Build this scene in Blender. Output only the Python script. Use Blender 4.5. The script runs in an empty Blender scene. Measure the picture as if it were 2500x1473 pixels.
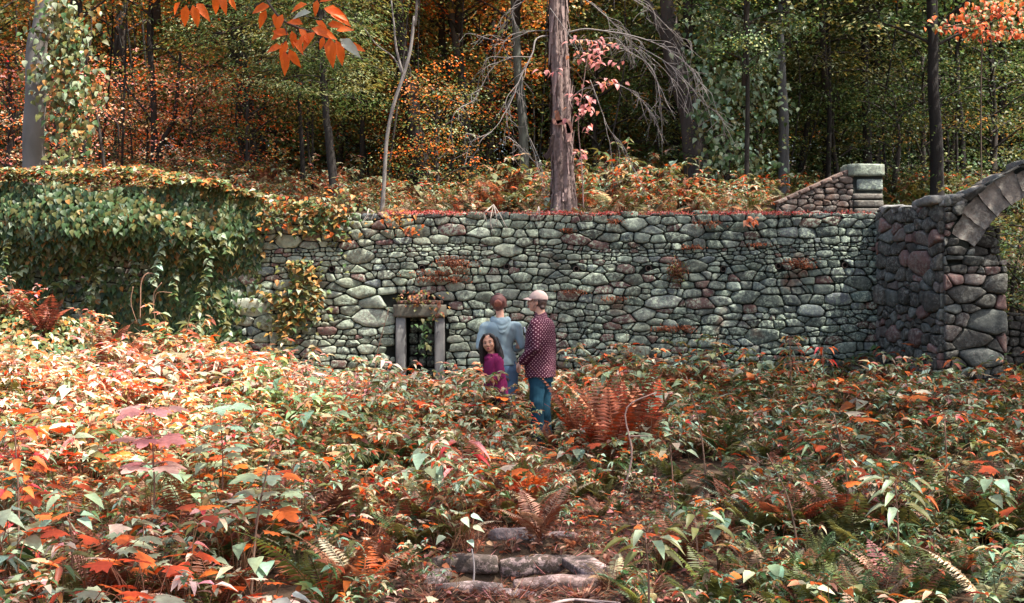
import bpy, bmesh, math, random
import numpy as np
from mathutils import Vector, Matrix
PI = math.pi
rng = np.random.default_rng(7)
random.seed(7)

# ------------------------------------------------------------------ camera, world, sun, exposure
sc = bpy.context.scene
C = sc.collection
CAM_Z = 1.70
cd = bpy.data.cameras.new('camera'); cam = bpy.data.objects.new('camera', cd); C.objects.link(cam)
cam.location = (0, 0, CAM_Z); cam.rotation_euler = (PI/2, 0, 0)
cd.sensor_width = 36; cd.lens = 36*3018/2500; cd.clip_start = 0.1; cd.clip_end = 600
sc.camera = cam
SUN = Vector((0.46, -0.24, 1.0)).normalized()          # direction towards the sun: high, right, a little to the viewer's side
w = bpy.data.worlds.new('World'); sc.world = w; w.use_nodes = True
nt = w.node_tree; bg = nt.nodes['Background']
sky = nt.nodes.new('ShaderNodeTexSky'); sky.sky_type = 'NISHITA'; sky.sun_disc = False
sky.sun_elevation = math.asin(SUN.z); sky.sun_rotation = math.atan2(SUN.x, SUN.y)
sky.air_density = 1.0; sky.dust_density = 4.0; sky.ozone_density = 0.2
nt.links.new(sky.outputs[0], bg.inputs[0]); bg.inputs[1].default_value = 0.15
sl = bpy.data.lights.new('sun', 'SUN'); so = bpy.data.objects.new('sun', sl); C.objects.link(so)
sl.energy = 5.0; sl.angle = math.radians(0.53); sl.color = (1.0, 0.95, 0.88)
so.rotation_euler = SUN.to_track_quat('Z', 'Y').to_euler(); so.location = (5, 5, 20)
sc.view_settings.view_transform = 'Standard'; sc.view_settings.look = 'None'
sc.view_settings.exposure = 1.5; sc.view_settings.gamma = 1; sc.view_settings.use_curve_mapping = False
sc.render.engine = 'CYCLES'
sc.cycles.max_bounces = 6; sc.cycles.diffuse_bounces = 4; sc.cycles.glossy_bounces = 2
sc.cycles.transmission_bounces = 4; sc.cycles.transparent_max_bounces = 4

# ------------------------------------------------------------------ helpers
def at(px, py, D):
    return np.array([(px-1250)/3018*D, D, CAM_Z+(736.5-py)/3018*D])
def U(a, b, n=None): return rng.uniform(a, b, n)
_k = rng.normal(0, 1, (8, 3)); _ph = rng.uniform(0, 6.28, 8)
def wav(p, s=1.0):
    p = np.asarray(p, float)*s
    return np.sin(p@_k.T*1.3 + _ph).sum(-1)/4.0
def sstep(a, b, x):
    t = np.clip((np.asarray(x, float)-a)/(b-a), 0, 1); return t*t*(3-2*t)
def norm(v): return v/np.maximum(np.linalg.norm(v, axis=-1, keepdims=True), 1e-9)

def tag(o, label=None, cat=None, group=None, kind=None):
    if label: o['label'] = label
    if cat: o['category'] = cat
    if group: o['group'] = group
    if kind: o['kind'] = kind
    return o
def empty(name, loc=(0, 0, 0), rz=0, **k):
    o = bpy.data.objects.new(name, None); C.objects.link(o); o.location = loc; o.rotation_euler = (0, 0, rz)
    o.empty_display_size = 0.1
    return tag(o, **k)

class MB:
    """collects vertices, faces and colours; build() links them as one mesh object"""
    def __init__(s): s.v = []; s.f = []; s.c = []; s.n = 0
    def add(s, v, faces, col=(1, 1, 1)):
        v = np.asarray(v, float).reshape(-1, 3); m = len(v)
        s.v.append(v)
        c = np.asarray(col, float)
        s.c.append(np.broadcast_to(c, (m, 3)) if c.ndim == 1 else c)
        groups = {}
        if isinstance(faces, np.ndarray): s.f.append(faces+s.n)
        else:
            for f in faces: groups.setdefault(len(f), []).append(f)
            for g in groups.values(): s.f.append(np.array(g)+s.n)
        s.n += m
    def mesh(s, name, mat, smooth=True):
        me = bpy.data.meshes.new(name)
        V = np.concatenate(s.v); me.vertices.add(len(V)); me.vertices.foreach_set('co', V.ravel())
        loops = np.concatenate([f.ravel() for f in s.f]); tot = np.concatenate([np.full(len(f), f.shape[1]) for f in s.f])
        me.loops.add(len(loops)); me.loops.foreach_set('vertex_index', loops.astype(np.int32))
        me.polygons.add(len(tot)); st = np.concatenate([[0], np.cumsum(tot)[:-1]])
        me.polygons.foreach_set('loop_start', st.astype(np.int32)); me.polygons.foreach_set('loop_total', tot.astype(np.int32))
        if smooth: me.polygons.foreach_set('use_smooth', np.ones(len(tot), bool))
        a = me.color_attributes.new('Col', 'FLOAT_COLOR', 'POINT')
        cc = np.ones((len(V), 4)); cc[:, :3] = np.concatenate(s.c); a.data.foreach_set('color', cc.ravel())
        me.materials.append(mat); me.update(calc_edges=True)
        return me
    def build(s, name, mat, parent=None, smooth=True, loc=None, coll=None, **k):
        return link(name, s.mesh(name, mat, smooth), parent, loc, coll, **k)
def link(name, me, parent=None, loc=None, coll=None, **k):
    o = bpy.data.objects.new(name, me); (coll or C).objects.link(o)
    if loc is not None: o.location = loc
    if parent: o.parent = parent
    return tag(o, **k)

def tube(mb, P, R, sides=8, col=(1, 1, 1), rough=0.0, closed=True, rs=3.0):
    P = np.asarray(P, float); R = np.broadcast_to(np.asarray(R, float), (len(P),))
    T = norm(np.gradient(P, axis=0)); up = np.array([0.13, 0.05, 1.0]) if abs(T[0][2]) < 0.8 else np.array([1.0, 0.1, 0])
    A = norm(np.cross(T, up)); B = np.cross(T, A)
    a = np.arange(sides)/sides*2*PI
    ring = A[:, None]*np.cos(a)[None, :, None] + B[:, None]*np.sin(a)[None, :, None]
    rr = R[:, None]*np.ones(sides)
    if rough: rr = rr*(1+rough*wav(P[:, None]*np.array([1, 1, .3])+ring*0.35, rs))
    V = P[:, None]+ring*rr[..., None]
    n = len(P); i = np.arange(n-1)[:, None]*sides; j = np.arange(sides)[None]; j2 = (j+1) % sides
    F = np.stack([i+j, i+j2, i+j2+sides, i+j+sides], -1).reshape(-1, 4)
    mb.add(V.reshape(-1, 3), F, col)
    if closed:
        mb.f.append(np.array([list(range(sides))[::-1]])+mb.n-n*sides)
        mb.f.append(np.array([list(range((n-1)*sides, n*sides))])+mb.n-n*sides)
def spline(pts, n):
    pts = np.asarray(pts, float)
    if len(pts) < 3:
        t = np.linspace(0, 1, n)[:, None]; return pts[0]*(1-t)+pts[-1]*t
    P = np.vstack([2*pts[0]-pts[1], pts, 2*pts[-1]-pts[-2]]); m = len(pts)-1
    u = np.linspace(0, m-1e-6, n); k = u.astype(int); t = (u-k)[:, None]
    a, b, c, d = P[k], P[k+1], P[k+2], P[k+3]
    return .5*((2*b)+(-a+c)*t+(2*a-5*b+4*c-d)*t**2+(-a+3*b-3*c+d)*t**3)

# leaf outlines: x along the leaf, y across (+-0.5), z fold and droop
def _leaf(xs, ws, fold, droop):
    V = []; F = []
    for x, wd in zip(xs, ws):
        z = -droop*x*x
        if wd == 0: V.append([(x, 0, z)])
        else: V.append([(x, 0, z), (x, -wd, z+fold*wd), (x, wd, z+fold*wd)])
    idx = []; n = 0; flat = []
    for r in V: idx.append(list(range(n, n+len(r)))); n += len(r); flat += r
    for a, b in zip(idx[:-1], idx[1:]):
        if len(a) == 1: F += [(a[0], b[1], b[0]), (a[0], b[0], b[2])]
        elif len(b) == 1: F += [(a[1], b[0], a[0]), (a[0], b[0], a[2])]
        else: F += [(a[1], b[1], b[0], a[0]), (a[0], b[0], b[2], a[2])]
    return np.array(flat, float), F
def _maple():
    o = [(0, 0), (.02, .16), (.0, .42), (.2, .33), (.33, .5), (.44, .36), (.6, .42), (.58, .2), (.8, .17), (1.0, 0)]
    o = o+[(x, -y) for x, y in o[-2:0:-1]]
    V = [(.34, 0, 0)]+[(x, y, -0.25*((x-.3)**2+y*y)+.02*(i % 2)) for i, (x, y) in enumerate(o)]
    n = len(o); F = [(0, 1+i, 1+(i+1) % n) for i in range(n)]
    return np.array(V, float), F
LEAF = {'ell': _leaf([0, .3, .65, 1], [0, .46, .36, 0], .25, .35),
        'lan': _leaf([0, .35, .7, 1], [0, .5, .34, 0], .3, .5),
        'heart': _leaf([-.08, .12, .45, .8, 1.05], [.18, .5, .42, .16, 0], .2, .3),
        'dia': (np.array([(0, 0, 0), (.45, -.5, .06), (1, 0, -.15), (.45, .5, .06)], float), [(0, 1, 2), (0, 2, 3)]),
        'blade': (np.array([(0, -.5, 0), (0, .5, 0), (.6, .3, -.05), (.6, -.3, -.05), (1, 0, -.25)], float), [(0, 3, 2, 1), (3, 4, 2)]),
        'maple': _maple()}
def leaves(mb, kind, P, D, N, L, W, col):
    tv, tf = LEAF[kind]; P = np.atleast_2d(P); n = len(P)
    D = norm(np.broadcast_to(D, (n, 3)).astype(float)); N = np.broadcast_to(N, (n, 3)).astype(float)
    S = norm(np.cross(N, D)); Z = np.cross(D, S)
    L = np.broadcast_to(L, (n,)); W = np.broadcast_to(W, (n,))
    V = P[:, None]+D[:, None]*(L[:, None]*tv[None, :, 0])[..., None]+S[:, None]*(W[:, None]*tv[None, :, 1])[..., None]+Z[:, None]*(L[:, None]*tv[None, :, 2])[..., None]
    k = len(tv); off = (np.arange(n)*k)[:, None, None]
    base = mb.n
    g = {}
    for f in tf: g.setdefault(len(f), []).append(f)
    col = np.broadcast_to(np.asarray(col, float), (n, 3))
    mb.v.append(V.reshape(-1, 3)); mb.c.append(np.repeat(col, k, axis=0))
    for q in g.values(): mb.f.append((np.array(q)[None]+off).reshape(-1, len(q[0]))+base)
    mb.n += n*k

PAL = dict(amber=(.50, .19, .035), blush=(.72, .42, .36), orange=(.72, .165, .03), deep=(.50, .075, .02), rust=(.29, .095, .045), pale=(.33, .42, .26), mint=(.30, .45, .32), olive=(.15, .155, .045),
           green=(.08, .15, .05), dkgreen=(.035, .075, .03), cream=(.62, .53, .36), red=(.60, .055, .06), pink=(.68, .29, .27), brown=(.16, .065, .04), gold=(.42, .22, .06), tan=(.48, .29, .19), peach=(.70, .31, .17))
def pick(mix, n, var=.22):
    names = list(mix); p = np.array([mix[k] for k in names], float); p /= p.sum()
    c = np.array([PAL[k] for k in names])[rng.choice(len(names), n, p=p)]
    return np.clip(c*U(1-var, 1+var, (n, 1))*U(.93, 1.07, (n, 3)), 0.005, .85)

# ------------------------------------------------------------------ materials
def newmat(name):
    m = bpy.data.materials.new(name); m.use_nodes = True; t = m.node_tree
    for n in list(t.nodes): t.nodes.remove(n)
    return m, t, t.nodes.new('ShaderNodeOutputMaterial')
def N_(t, typ, **k):
    n = t.nodes.new(typ)
    for a, b in k.items():
        if a.startswith('_'): setattr(n, a[1:], b)
        else: n.inputs[a.replace('__', ' ')].default_value = b
    return n
def mixc(t, fac, a, b, mode='MIX'):
    n = t.nodes.new('ShaderNodeMix'); n.data_type = 'RGBA'; n.blend_type = mode
    for i, x in ((0, fac), (6, a), (7, b)):
        if hasattr(x, 'links'): t.links.new(x, n.inputs[i])
        else: n.inputs[i].default_value = x if i == 0 else (*x, 1)
    return n.outputs[2]
def ramp(t, x, a, b, ca=0.0, cb=1.0):
    n = t.nodes.new('ShaderNodeMapRange'); n.inputs[1].default_value = a; n.inputs[2].default_value = b
    n.inputs[3].default_value = ca; n.inputs[4].default_value = cb; t.links.new(x, n.inputs[0]); return n.outputs[0]
def noise(t, vec, scale, detail=4, rough=.55):
    n = t.nodes.new('ShaderNodeTexNoise'); n.inputs['Scale'].default_value = scale; n.inputs['Detail'].default_value = detail; n.inputs['Roughness'].default_value = rough
    if vec: t.links.new(vec, n.inputs['Vector'])
    return n.outputs['Fac']
def leafmat(name, tint=None, trans=.38, rough=.5, spec=.35):
    m, t, out = newmat(name)
    col = N_(t, 'ShaderNodeAttribute', _attribute_name='Col').outputs['Color']
    if tint == 'object': col = mixc(t, 1.0, col, t.nodes.new('ShaderNodeObjectInfo').outputs['Color'], 'MULTIPLY')
    if tint == 'inst': col = mixc(t, 1.0, col, N_(t, 'ShaderNodeAttribute', _attribute_name='tint', _attribute_type='INSTANCER').outputs['Color'], 'MULTIPLY')
    geo = t.nodes.new('ShaderNodeNewGeometry')
    f = noise(t, geo.outputs['Position'], 38, 3)
    col = mixc(t, ramp(t, f, .35, .7, 0, .45), col, mixc(t, 1.0, col, (.55, .42, .35), 'MULTIPLY'))
    p = N_(t, 'ShaderNodeBsdfPrincipled', Roughness=rough); p.inputs['Specular IOR Level'].default_value = spec
    t.links.new(col, p.inputs['Base Color'])
    tr = t.nodes.new('ShaderNodeBsdfTranslucent')
    t.links.new(mixc(t, 1.0, col, (1.2, .95, .75), 'MULTIPLY'), tr.inputs[0])
    mx = t.nodes.new('ShaderNodeMixShader'); mx.inputs[0].default_value = trans
    t.links.new(p.outputs[0], mx.inputs[1]); t.links.new(tr.outputs[0], mx.inputs[2]); t.links.new(mx.outputs[0], out.inputs[0])
    return m
def simple(name, col=None, rough=.8, spec=.3, nscale=12, namt=.35, bump=.3, bscale=40, stretch=(1, 1, 1), dark=(.5, .5, .5), bdist=.01, coord='pos'):
    m, t, out = newmat(name)
    if coord == 'pos': v = t.nodes.new('ShaderNodeNewGeometry').outputs['Position']
    else: v = t.nodes.new('ShaderNodeTexCoord').outputs['Object']
    mp = t.nodes.new('ShaderNodeMapping'); mp.inputs['Scale'].default_value = stretch; t.links.new(v, mp.inputs[0]); v = mp.outputs[0]
    c = N_(t, 'ShaderNodeAttribute', _attribute_name='Col').outputs['Color']
    if col: c = mixc(t, 1.0, c, col, 'MULTIPLY')
    c = mixc(t, ramp(t, noise(t, v, nscale), .35, .7, 0, namt*2), c, mixc(t, 1.0, c, dark, 'MULTIPLY'))
    p = N_(t, 'ShaderNodeBsdfPrincipled', Roughness=rough); p.inputs['Specular IOR Level'].default_value = spec
    t.links.new(c, p.inputs['Base Color'])
    b = N_(t, 'ShaderNodeBump', Strength=bump, Distance=bdist); t.links.new(noise(t, v, bscale, 6, .65), b.inputs['Height']); t.links.new(b.outputs[0], p.inputs['Normal'])
    t.links.new(p.outputs[0], out.inputs[0])
    return m
def stonemat(name, lichen=(.34, .40, .30), lamt=1.0):
    m, t, out = newmat(name)
    v = t.nodes.new('ShaderNodeNewGeometry').outputs['Position']
    c = N_(t, 'ShaderNodeAttribute', _attribute_name='Col').outputs['Color']
    c = mixc(t, ramp(t, noise(t, v, 9, 6, .7), .3, .7), mixc(t, 1.0, c, (.55, .55, .55), 'MULTIPLY'), mixc(t, 1.0, c, (1.35, 1.3, 1.25), 'MULTIPLY'))
    l = ramp(t, noise(t, v, 20, 9, .78), .50, .55, 0, .85*lamt)
    l2 = ramp(t, noise(t, v, 2.2, 2), .35, .55, .25, 1.0)
    mu = t.nodes.new('ShaderNodeMath'); mu.operation = 'MULTIPLY'; t.links.new(l, mu.inputs[0]); t.links.new(l2, mu.inputs[1])
    c = mixc(t, mu.outputs[0], c, lichen)
    c = mixc(t, ramp(t, noise(t, v, 27, 5, .7), .6, .66, 0, .75), c, (.05, .055, .05))
    mo = ramp(t, noise(t, v, 1.6, 3, .6), .62, .72, 0, .7)
    c = mixc(t, mo, c, (.13, .07, .045))
    p = N_(t, 'ShaderNodeBsdfPrincipled', Roughness=.85); p.inputs['Specular IOR Level'].default_value = .25
    t.links.new(c, p.inputs['Base Color'])
    b = N_(t, 'ShaderNodeBump', Strength=.9, Distance=.02); t.links.new(noise(t, v, 22, 9, .72), b.inputs['Height']); t.links.new(b.outputs[0], p.inputs['Normal'])
    t.links.new(p.outputs[0], out.inputs[0])
    return m
M = dict(leaf=leafmat('leaf'), leafobj=leafmat('leaf_object_tint', 'object', .5), leafinst=leafmat('leaf_instance_tint', 'inst'),
         vivid=leafmat('vivid_leaf', None, .5, .45, .3), needle=leafmat('needle', 'object', .2, .6, .2),
         bark=simple('bark', None, .9, .2, 5, .4, 1.0, 26, (1, 1, .22), (.4, .4, .4), .03), smoothbark=simple('smooth_bark', None, .85, .2, 3, .35, .5, 60, (1, 1, .5), (.55, .55, .5), .01),
         twig=simple('twig', None, .85, .2, 8, .3, .3, 60), stem=simple('stem', None, .7, .3, 20, .2, .2, 80),
         stone=stonemat('wall_stone'), mortar=simple('mortar', (.028, .032, .026), .95, .1, 6, .4, .8, 30, bdist=.02), pinkstone=stonemat('arch_stone', (.28, .28, .24), .5),
         concrete=simple('concrete', None, .9, .2, 8, .35, .6, 35, bdist=.01), soil=simple('soil', (.075, .05, .032), 1, .1, 3, .4, .9, 14, bdist=.03),
         moss=leafmat('moss', None, .25, .9, .1), clay=simple('clay', (.07, .05, .042), .9, .2), dark=simple('painted_shade', (.012, .011, .010), 1, 0))
# ------------------------------------------------------------------ ground
WY = 18.0                                             # face of the big wall
def gh(x, y):
    x = np.asarray(x, float); y = np.asarray(y, float)
    low = .10*sstep(6, 14, y) + 1.30*np.exp(-((x+6.9)/2.5)**2-((y-16.6)/1.4)**2) + .25*np.exp(-((x+5)/2.0)**2-((y-13.6)/1.6)**2)
    low = low + .26*sstep(15.2, 17.3, y)*sstep(-.2, 1.8, x) - .34*np.exp(-(x/.40)**4-((y-7.68)/.27)**4) + .07*np.exp(-((x-.1)/.5)**2-((y-8.35)/.3)**2)
    terr = 2.93 + .115*np.maximum(y-18.5, 0) + .35*sstep(20, 24, y)*sstep(-1, -6, x)
    bank = sstep(18.6, 23.5, y)
    s = np.where(x < 5.45, sstep(18.42, 18.52, y), bank)
    return low*(1-s)+terr*s + .035*wav(np.stack([x, y, x*0], -1), 1.5)*(1+y*.03)
xs = np.concatenate([np.linspace(-260, -20, 14)[:-1], np.linspace(-20, 5.40, 130), np.linspace(5.46, 22, 60), np.linspace(24, 260, 13)])
ys = np.concatenate([np.linspace(-60, 3, 8)[:-1], np.linspace(3, 18.40, 110), np.linspace(18.54, 24, 28), np.linspace(24.5, 60, 30), np.linspace(65, 420, 20)])
X, Y = np.meshgrid(xs, ys); Z = gh(X, Y)
mb = MB(); V = np.stack([X, Y, Z], -1).reshape(-1, 3); nx = len(xs)
i = np.arange(len(ys)-1)[:, None]*nx; j = np.arange(nx-1)[None]
mb.add(V, np.stack([i+j, i+j+1, i+j+1+nx, i+j+nx], -1).reshape(-1, 4), (1, 1, 1))
mb.build('ground', M['soil'], kind='structure')

# ------------------------------------------------------------------ rubble masonry
def clip(poly, nx_, nz_, d):
    out = []; n = len(poly)
    s = poly[:, 0]*nx_+poly[:, 1]*nz_-d
    for a in range(n):
        b = (a+1) % n
        if s[a] <= 0: out.append(poly[a])
        if s[a]*s[b] < 0: out.append(poly[a]+(poly[b]-poly[a])*s[a]/(s[a]-s[b]))
    return np.array(out) if len(out) > 2 else None
def cells(s0, s1, z0, z1, hmean=.17, asp=1.7, big=.12, seed=1, fixed=()):
    r = np.random.default_rng(seed); S = []
    for (cx, cz, w_, h_) in fixed: S.append((cx/asp, cz, (min(w_/asp, h_)*.5)**2*1.15, max(w_/asp, h_)*.5))
    z = z0-.05
    while z < z1+.1:
        h = hmean*r.choice([.5, .75, 1.0, 1.2, 1.5], p=[.2, .25, .25, .2, .1])*r.uniform(.85, 1.15); x = s0-.4*r.random()
        while x < s1+.3:
            ww = h*r.uniform(.8, 3.0) if h < hmean else h*r.uniform(.8, 1.9)
            cx = (x+ww/2)/asp; cz = z+h/2+.05*math.sin(x*1.1+z)+r.normal(0, h*.13)
            if all((cx-a)**2+(cz-b)**2 > (d*.95+min(ww/asp, h)*.3)**2 for a, b, c_, d in S[:len(fixed)]):
                S.append((cx, cz, (min(ww/asp, h)*.5)**2*r.uniform(.1, 2.2), 0))
            x += ww
        z += h*.96
    S = np.array(S); out = []
    for k in range(len(S)):
        d2 = (S[:, 0]-S[k, 0])**2+(S[:, 1]-S[k, 1])**2
        nb = np.argsort(d2)[1:34]
        poly = np.array([(S[k, 0]-.5, S[k, 1]-.5), (S[k, 0]+.5, S[k, 1]-.5), (S[k, 0]+.5, S[k, 1]+.5), (S[k, 0]-.5, S[k, 1]+.5)])
        for q in nb:
            dx, dz = S[q, 0]-S[k, 0], S[q, 1]-S[k, 1]
            dd = (S[q, 0]**2+S[q, 1]**2-S[q, 2]-S[k, 0]**2-S[k, 1]**2+S[k, 2])/2
            poly = clip(poly, dx, dz, dd)
            if poly is None: break
        if poly is None: continue
        poly = poly*np.array([asp, 1.0])
        for a, b, d in ((-1, 0, -s0), (1, 0, s1), (0, -1, -z0)):
            poly = clip(poly, a, b, d)
            if poly is None: break
        if poly is None: continue
        out.append(poly)
    return out
def area(p): return .5*abs((p[:, 0]*np.roll(p[:, 1], -1)-p[:, 1]*np.roll(p[:, 0], -1)).sum())
def stone_mesh(poly, joint=.007, bulge=.3, r=rng):
    c = poly.mean(0)
    if area(poly) < .0012: return None
    q = poly
    keep = [a for a in range(len(q)) if np.linalg.norm(q[a]-q[a-1]) > .02]
    q = q[keep] if len(keep) > 3 else q
    p2 = []
    for a in range(len(q)):                            # cut corners once: rounded but still angular
        A, B = q[a], q[(a+1) % len(q)]; f = r.uniform(.10, .23)
        p2 += [A+(B-A)*f, (A+B)/2+r.normal(0, .004, 2), A+(B-A)*(1-f)]
    q = np.array(p2); ext = q-c; L = np.linalg.norm(ext, axis=1)
    q = c+ext*np.maximum(1-joint/np.maximum(L, .02), .3)[:, None]
    wd = np.ptp(q, axis=0); h = min(wd)*bulge*r.uniform(.6, 1.25)+.012
    tilt = r.normal(0, .13, 2)
    rings = [(1.0, -.05), (1.0, .0), (.955, h*.62), (.85, h*.93), (.45, h)]
    n = len(q); V = []
    for s_, d in rings:
        pp = c+(q-c)*s_
        nz = wav(np.stack([pp[:, 0]*9, pp[:, 1]*9, np.full(n, d*5)], -1), 1.0)*.010 if d > 0.001 else 0
        V.append(np.column_stack([pp, d+nz+((pp-c)@tilt if d > .001 else np.zeros(n))]))
    V = np.vstack(V+[np.array([[c[0], c[1], h*1.0+r.normal(0, .006)]])])
    F = []
    for k in range(len(rings)-1):
        for a in range(n): F.append((k*n+a, k*n+(a+1) % n, (k+1)*n+(a+1) % n, (k+1)*n+a))
    t = (len(rings)-1)*n
    for a in range(n): F.append((t+a, t+(a+1) % n, len(V)-1))
    V[:, :2] -= c
    return c, V, F, area(poly)
def masonry(root, polys, frame, colf, mat, limit=290, joint=.006, bulge=.19, name='stone'):
    """frame(s,z,d)->world; builds the largest pieces as stone parts, the rest as one part"""
    st = [x for x in (stone_mesh(p, joint, bulge) for p in polys if p is not None) if x]
    st.sort(key=lambda x: -x[3]); rest = MB(); O = np.array(root.location)
    for k, (c, V, F, ar) in enumerate(st):
        W = frame(V[:, 0]+c[0], V[:, 1]+c[1], V[:, 2])-O
        col = colf(*frame(np.array([c[0]]), np.array([c[1]]), np.array([0.]))[0])
        if k < limit:
            m = MB(); o = frame(np.array([c[0]]), np.array([c[1]]), np.array([0.]))[0]-O
            m.add(W-o, F, col); m.build(name, mat, root, loc=o)
        else: rest.add(W, F, col)
    if rest.n: rest.build('small_stones', mat, root, kind='stuff')
def box(mb, a, b, col=(1, 1, 1), jit=0.0):
    a = np.array(a, float); b = np.array(b, float)
    V = np.array([[x, y, z] for x in (a[0], b[0]) for y in (a[1], b[1]) for z in (a[2], b[2])])
    if jit: V = V+rng.normal(0, jit, V.shape)
    mb.add(V, [(0, 1, 3, 2), (4, 6, 7, 5), (0, 4, 5, 1), (2, 3, 7, 6), (0, 2, 6, 4), (1, 5, 7, 3)], col)
def block(mb, a, b, col=(1, 1, 1), bev=.02, rough=.006, seg=5):
    """a worn block: subdivided box with rounded, uneven faces"""
    a = np.array(a, float); b = np.array(b, float); bm = bmesh.new(); bmesh.ops.create_cube(bm, size=1)
    bmesh.ops.subdivide_edges(bm, edges=bm.edges[:], cuts=seg, use_grid_fill=True)
    P = np.array([v.co[:] for v in bm.verts])*2; F = [tuple(v.index for v in f.verts) for f in bm.faces]; bm.free()
    h = (b-a)/2; c = (a+b)/2; P = P*h; inn = np.clip(P, -(h-bev), h-bev); d = P-inn
    P = inn+norm(d)*np.minimum(np.linalg.norm(d, axis=1, keepdims=True), bev)
    P = P+norm(P)*rough*wav(P+c, 9)[:, None]
    mb.add(P+c, F, col)

# the big wall
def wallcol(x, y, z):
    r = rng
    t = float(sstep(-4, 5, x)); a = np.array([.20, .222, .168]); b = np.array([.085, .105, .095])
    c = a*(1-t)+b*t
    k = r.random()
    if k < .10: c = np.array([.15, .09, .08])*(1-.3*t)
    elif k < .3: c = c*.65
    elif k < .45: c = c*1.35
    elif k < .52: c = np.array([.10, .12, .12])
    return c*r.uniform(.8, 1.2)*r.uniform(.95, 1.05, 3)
wall = empty('stone_wall', (0, WY, 0), label='long high field-stone retaining wall in the middle, lichen grey, with a row of drain holes', cat='wall')
wfr = lambda s, z, d: np.stack([s, WY-d+.02*wav(np.stack([s, z, s*0], -1), .8), z], -1)
NX0, NX1, NZ = at(967, 0, WY)[0], at(1086, 0, WY)[0], 1.70       # niche frame outline
fx = []
for px, py, w_, h_ in ((600, 750, 75, 50), (915, 778, 90, 48), (662, 790, 48, 62), (870, 770, 0, 0), (645, 718, 0, 0), (885, 712, 48, 42), (875, 625, 85, 32), (608, 682, 46, 30), (1180, 795, 66, 36), (1505, 732, 0, 0),
                       (1820, 725, 52, 36), (1690, 650, 60, 34), (2095, 690, 60, 30), (1450, 683, 55, 30), (1545, 683, 40, 28), (1240, 610, 90, 28), (1860, 820, 72, 44), (1550, 860, 60, 46), (1740, 780, 38, 36), (900, 750, 0, 0), (1570, 770, 40, 38), (1980, 760, 50, 36), (1690, 560, 50, 30), (1550, 545, 55, 32), (1410, 585, 50, 34), (700, 590, 60, 36), (775, 640, 0, 0)):
    if w_: p = at(px, py, WY); fx.append((p[0], p[2], w_/168*1.02, h_/168*1.02))
polys = cells(-9.4, 5.42, -.1, 2.99, .108, 2.2, seed=5, fixed=fx)
PIPES = [at(px, py, WY) for px, py in ((615, 655), (403, 655), (810, 657), (1030, 654), (1237, 651), (1407, 657), (1583, 655), (1765, 657), (1900, 650), (2062, 648))]
out = []
for p in polys:
    c = p.mean(0)
    if NX0-.02 < c[0] < NX1+.02 and c[1] < NZ+.02: continue
    if c[1] < NZ+.02 and c[0] <= NX0: p = clip(p, 1, 0, NX0-.01)
    elif c[1] < NZ+.02 and c[0] >= NX1: p = clip(p, -1, 0, -NX1-.01)
    elif NX0-.1 < c[0] < NX1+.1: p = clip(p, 0, -1, -NZ-.01)
    if p is None: continue
    p = clip(p, 0, 1, 3.0+rng.normal(0, .012))
    if p is None: continue
    for q in PIPES:                                    # leave room round each drain pipe
        if p is None or np.linalg.norm(c-q[[0, 2]]) > .5: continue
        qq = q[[0, 2]]; A = p; B = np.roll(p, -1, 0); tt_ = np.clip(((qq-A)*(B-A)).sum(1)/np.maximum(((B-A)**2).sum(1), 1e-9), 0, 1)[:, None]; near_ = A+(B-A)*tt_; dd_ = np.linalg.norm(near_-qq, axis=1); v = near_[dd_.argmin()]-qq
        inside = (np.sign(np.cross(B-A, qq-A)) == np.sign(np.cross(B-A, c-A))).all()
        if inside: v = c-qq; L = np.linalg.norm(v); v = v/L; p = clip(p, -v[0], -v[1], -(qq@v+.040))
        elif dd_.min() < .04: L = max(np.linalg.norm(v), 1e-6); v = v/L; p = clip(p, -v[0], -v[1], -(qq@v+.040))
    if p is not None: out.append(p)
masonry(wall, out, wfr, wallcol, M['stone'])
m = MB()
for a, b in (((-9.5, .03, -.3), (NX0+.06, .5, 2.96)), ((NX1-.06, .03, -.3), (5.5, .5, 2.96)), ((NX0+.06, .031, NZ-.12), (NX1-.06, .5, 2.959)), ((NX0+.06, .40, -.3), (NX1-.06, .499, NZ-.12))): box(m, a, b)
m.build('mortar_core', M['mortar'], wall, smooth=False)
for q in PIPES:
    m = MB(); a = np.arange(15)/14*2*PI
    tube(m, [(q[0], -.02, q[2]), (q[0], .12, q[2])], [.043, .043], 14, closed=False); tube(m, [(q[0], .12, q[2]), (q[0], -.02, q[2])], [.033, .033], 14, closed=False)
    ring = [(q[0]+rr*math.cos(t), -.02, q[2]+rr*math.sin(t)) for t in a[:14] for rr in (.043, .033)]
    m.add(ring, [(2*k, 2*((k+1) % 14), 2*((k+1) % 14)+1, 2*k+1) for k in range(14)])
    o = m.build('drain_pipe', M['clay'], wall)
    m = MB(); tube(m, [(q[0], .0, q[2]), (q[0], .10, q[2])], [.033, .033], 12); m.build('pipe_shade_plug', M['dark'], o)  # near-black plug stands in for the shade inside the pipe
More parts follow.
